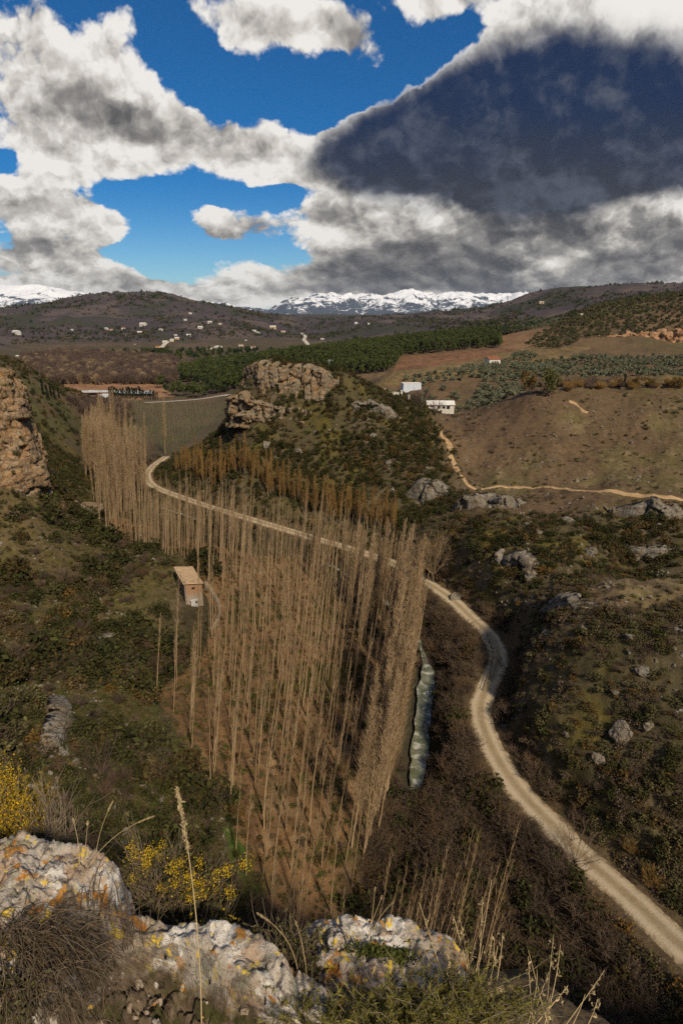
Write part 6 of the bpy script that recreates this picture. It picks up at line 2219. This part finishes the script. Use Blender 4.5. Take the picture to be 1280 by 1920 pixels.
def stalk(label, base, tip, bend, head=None, seed=1, w=.0016, hw=.006, name='grass_stalk'):
    R = np.random.RandomState(seed)
    o = empty(name, base); tag(o, label, 'grass')
    b = np.array(base)
    pts = curve3((0, 0, 0), np.array(tip) - b, bend, 12)
    link('stalk', mesh_np('stalk', *tubes([(pts, np.linspace(w, w * .55, 12))], 5)), M_STALK, o)
    if head:
        k = 260
        f = 1 - head * R.rand(k) ** 1.1
        t = np.linspace(0, 1, 12)
        c = np.stack([np.interp(f, t, pts[:, j]) for j in range(3)], 1)
        taper = np.sin(np.clip((1 - f) / head, 0, 1) * pi) ** .6 + .15
        c += R.normal(size=(k, 3)) * (hw * .45 * taper)[:, None]
        V, Fc = leaf_quads(R, c, .0040 if hw > .003 else .0018, 4.0, 1.6)
        link('seed_head', mesh_np('seed_head', V, Fc, False), M_HEADG, o)


stalk('tall pale feathery grass stem standing alone before the yellow shrub', P(378, 1918, 1.0), P(332, 1478, 1.12), (.03, 0, .02), .27, 1, .0019, .0058)
for i, (bp, tp, bd, lab) in enumerate([
    ((178, 1622, 1.36), (212, 1502, 1.42), (-.02, 0, .01), 'thin upright straw stem above the left end of the ledge'),
    ((158, 1620, 1.38), (165, 1540, 1.40), (.0, 0, 0), 'short straw stem left of the thin upright one on the ledge'),
    ((150, 1618, 1.38), (137, 1535, 1.40), (.01, 0, 0), 'shortest leaning straw stem at the left of the ledge'),
    ((150, 1660, 1.32), (290, 1530, 1.42), (-.05, 0, .07), 'bent straw stem arching over the ledge towards the yellow shrub'),
    ((560, 1840, 1.18), (482, 1712, 1.24), (.06, 0, .05), 'arched straw stem left of the lichen boulder'),
    ((575, 1830, 1.2), (554, 1728, 1.26), (.01, 0, .02), 'short straight straw stem beside the lichen boulder'),
    ((695, 1742, 1.36), (703, 1664, 1.40), (.0, 0, 0), 'upright straw stem behind the top of the lichen boulder'),
    ((700, 1742, 1.36), (738, 1690, 1.40), (-.01, 0, .01), 'slanting straw stem behind the top of the lichen boulder'),
    ((692, 1742, 1.36), (716, 1680, 1.40), (.0, 0, 0), 'third fine straw stem behind the lichen boulder')]):
    stalk(lab, P(*bp), P(*tp), bd, .16 if i in (0, 3, 4) else .08, 20 + i, .0010, .0018)


def grass_clump(label, stems, seed):
    """oat-like stalks with hanging spikelets"""
    R = np.random.RandomState(seed)
    base = np.array(P(*stems[0][0])); o = empty('grass_clump', tuple(base)); tag(o, label, 'grass clump')
    segs, sp = [], []
    for bp, tp, arch in stems:
        for r in range(3):
            b = np.array(P(*bp)) - base + R.normal(size=3) * np.array([.025, .015, .005]); e = np.array(P(*tp)) - base + R.normal(size=3) * (.012 + .05 * (r > 0))
            if r: e = b + (e - b) * R.uniform(.45, .9)
            pts = curve3(b, e, (arch * .25, 0, abs(arch) * .5), 10)
            segs.append((pts, np.linspace(.0017, .0008, 10)))
            if r < 2:
                for j in range(9):
                    f = R.uniform(.62, 1); c = np.array([np.interp(f, np.linspace(0, 1, 10), pts[:, k]) for k in range(3)])
                    q = c + np.array([R.normal() * .008, R.normal() * .006, -.004 - .012 * R.rand()])
                    segs.append((np.array([c, q]), [.0005, .0004]))
                    sp.append(q)
    link('stalks', mesh_np('stalks', *tubes(segs, 4)), M_STALK, o)
    V, Fc = leaf_quads(R, np.repeat(np.array(sp), 3, 0) + R.normal(size=(len(sp) * 3, 3)) * .002, .0045, 3.0, 1.2)
    link('sprays', mesh_np('sprays', V, Fc, False), M_HEADG, o)


grass_clump('arching dry oat grass right of the lichen boulder', [((860, 1905, 1.16), (796, 1692, 1.25), -.06), ((875, 1900, 1.17), (902, 1688, 1.26), .02), ((885, 1900, 1.17), (865, 1722, 1.25), -.04), ((905, 1905, 1.16), (925, 1745, 1.24), .06), ((895, 1905, 1.16), (950, 1768, 1.22), .08), ((850, 1905, 1.16), (838, 1760, 1.2), -.02)], 51)
grass_clump('bowed straw grass at the far right of the cliff edge', [((990, 1935, 1.18), (995, 1795, 1.24), -.02), ((1010, 1940, 1.18), (1062, 1790, 1.26), .07), ((1025, 1940, 1.18), (1030, 1768, 1.26), -.02), ((1060, 1950, 1.18), (1122, 1815, 1.24), .05)], 52)


def fg_shrub(name, label, roots, tips, seed, mats, leaf=(.012, 2.2), nleaf=900, ntip=40, flower=None, sub=6, stem_w=.0028, spread=.06, tipleaf=.55):
    """woody stems from the roots to the given tips, leaves along them, flowers at their ends"""
    R = np.random.RandomState(seed)
    rt = np.array([P(*r) for r in roots]); c0 = rt.mean(0)
    o = empty(name, tuple(c0)); tag(o, label, 'shrub')
    tp = [np.array(P(*t)) for t in tips]
    segs, ends, lines = [], [], []
    for i in range(ntip):
        b = rt[R.randint(len(rt))] - c0 + R.normal(size=3) * .01
        e = tp[i % len(tp)] - c0 + R.normal(size=3) * spread * np.array([1, .8, .8])
        pts = curve3(b, e, (R.normal() * .05, R.normal() * .04, -.02), 6)
        segs.append((pts, np.linspace(stem_w, stem_w * .35, 6))); lines.append(pts); ends.append(pts[-1])
        for j in range(sub):
            f = R.uniform(.35, .95); k = min(4, int(f * 5)); q0 = pts[k] + (pts[k + 1] - pts[k]) * R.rand()
            q1 = q0 + ((pts[-1] - pts[0]) * R.uniform(.10, .28) + R.normal(size=3) * .030)
            l2 = np.array([q0, (q0 + q1) / 2 + R.normal(size=3) * .006, q1])
            segs.append((l2, [stem_w * .5, stem_w * .4, stem_w * .2])); lines.append(l2); ends.append(q1)
    link('stems', mesh_np('stems', *tubes(segs, 4)), mats[0], o)
    if nleaf:
        L = [lines[R.randint(len(lines))] for _ in range(nleaf)]
        c = []
        for l in L:
            f = tipleaf + (1 - tipleaf) * R.rand() if len(l) > 3 else R.rand()
            x = f * (len(l) - 1); k = min(len(l) - 2, int(x)); c.append(l[k] + (l[k + 1] - l[k]) * (x - k))
        c = np.array(c) + R.normal(size=(nleaf, 3)) * leaf[0] * .35
        link('leaves', mesh_np('leaves', *leaf_quads(R, c, leaf[0], leaf[1], .5), False), mats[1], o)
    if flower:
        n, size, rad = flower
        idx = R.randint(len(ends), size=n)
        ch = [e_ for e_ in ends if min(np.linalg.norm(e_ + c0 - t_) for t_ in tp) < .055] or ends
        ch = np.array(ch)[R.permutation(len(ch))[:34]]
        c = ch[R.randint(len(ch), size=n)] + R.normal(size=(n, 3)) * rad
        link('flowers', mesh_np('flowers', *leaf_quads(R, c, size, 1.3), False), M_YEL, o)
    return o


fg_shrub('flowering_shrub', 'sprawling grey stemmed shrub with yellow blossom behind the pale ledge', [(290, 1790, 1.50), (330, 1800, 1.48), (250, 1780, 1.50), (380, 1810, 1.46)],
         [(247, 1580, 1.60), (262, 1602, 1.58), (300, 1598, 1.58), (314, 1592, 1.62), (325, 1640, 1.52), (345, 1655, 1.5), (392, 1632, 1.55), (436, 1612, 1.58), (378, 1672, 1.5), (236, 1640, 1.55), (222, 1690, 1.5), (410, 1660, 1.52), (290, 1660, 1.5)], 61, (M_STEM, M_DLEAF), (.010, 2.2), 1900, 90, (4200, .0038, .012), 6, .0022, .022)
fg_shrub('flowering_shrub', 'dense mustard yellow bush at the left edge above the ledge', [(10, 1640, 1.95), (50, 1640, 1.95)],
         [(8, 1458, 2.1), (20, 1490, 2.05), (45, 1505, 2.0), (68, 1500, 2.1), (15, 1535, 2.0), (45, 1550, 1.95), (-20, 1510, 2.0), (-50, 1470, 2.1)], 62, (M_STEM, M_YLEAF), (.0085, 2.4), 9000, 110, (2600, .006, .028), 6, .003, .032)
fg_shrub('bare_shrub', 'bare silvery twigs beside the mustard yellow bush', [(85, 1640, 1.90), (110, 1640, 1.9)], [(80, 1500, 2.0), (105, 1490, 2.0), (130, 1520, 1.98), (60, 1530, 1.95), (120, 1560, 1.95), (150, 1570, 1.95)], 63, (M_STEM, M_DLEAF), (.010, 2), 160, 46, None, 8, .0026, .05)
fg_shrub('green_shrub', 'bushy olive green shrub in front of the lichen boulder', [(690, 1985, 1.06), (760, 1985, 1.08), (830, 1985, 1.10), (900, 1990, 1.10), (620, 1985, 1.04)],
         [(650, 1905, 1.06), (700, 1900, 1.05), (745, 1890, 1.07), (790, 1875, 1.10), (835, 1840, 1.14), (865, 1855, 1.14), (900, 1850, 1.14), (940, 1870, 1.14), (560, 1920, 1.03), (600, 1912, 1.05), (680, 1915, 1.02), (780, 1905, 1.04), (850, 1890, 1.06), (970, 1890, 1.14), (740, 1910, 1.0), (640, 1920, 1.0)], 64, (M_STEM, M_GLEAF), (.0034, 7.0), 30000, 210, None, 7, .0022, .030, .3)
fg_shrub('low_shrub', 'low yellow green herb tucked behind the middle of the ledge', [(395, 1775, 1.34)], [(350, 1742, 1.38), (380, 1735, 1.38), (410, 1738, 1.38), (430, 1752, 1.36), (370, 1750, 1.36)], 65, (M_STEM, M_YLEAF), (.008, 2.0), 900, 40, (200, .007, .012), 4, .0015, .02)
fg_shrub('dry_shrub', 'dull brown weeds in the gap between the ledge and the boulder', [(540, 1860, 1.24), (570, 1880, 1.2), (510, 1840, 1.28)], [(520, 1740, 1.34), (545, 1760, 1.32), (570, 1770, 1.3), (490, 1770, 1.32), (585, 1800, 1.27), (540, 1800, 1.27)], 66, (M_STEM, M_DLEAF), (.009, 2.2), 1500, 70, None, 6, .0018, .035)
fg_shrub('low_shrub', 'dark green heather at the bottom left corner of the ledge', [(-10, 1960, .95), (30, 1960, .95)], [(0, 1860, .98), (25, 1880, .97), (40, 1900, .96), (-30, 1880, .97)], 67, (M_STEM, M_DLEAF), (.010, 2.2), 1500, 60, None, 5, .0018, .03)

# ------------------------------------------------------------------ haze: thin winter air over the whole valley
def haze():
    zs = np.empty(len(TERRAIN.data.vertices) * 3, np.float32); TERRAIN.data.vertices.foreach_get('co', zs)
    z0 = float(zs.reshape(-1, 3)[:, 2].min()) - 60.0
    z1 = max(v[2] for o in COL.objects if o.name.startswith('mountains') for v in o.bound_box) + 30.0
    m = bpy.data.materials.new('haze'); m.use_nodes = True
    k = NT(m.node_tree)
    for n in list(k.n):
        if n.type == 'BSDF_PRINCIPLED': k.n.remove(n)
    out = [n for n in k.n if n.type == 'OUTPUT_MATERIAL'][0]
    v = k.new('ShaderNodeVolumePrincipled')
    v.inputs['Color'].default_value = (.62, .74, .92, 1)
    v.inputs['Density'].default_value = 1.9e-5
    v.inputs['Anisotropy'].default_value = .2
    k.l.new(v.outputs[0], out.inputs['Volume'])
    V, Fc = prism([(-17000, -1500), (17000, -1500), (17000, 17000), (-17000, 17000)], z0, z1)
    me = bpy.data.meshes.new('haze'); me.from_pydata(V, [], Fc); me.update()
    o = link('haze', me, m)
    tag(o, 'thin bluish air between the eye and the snowy skyline', 'haze', kind='stuff')


haze()
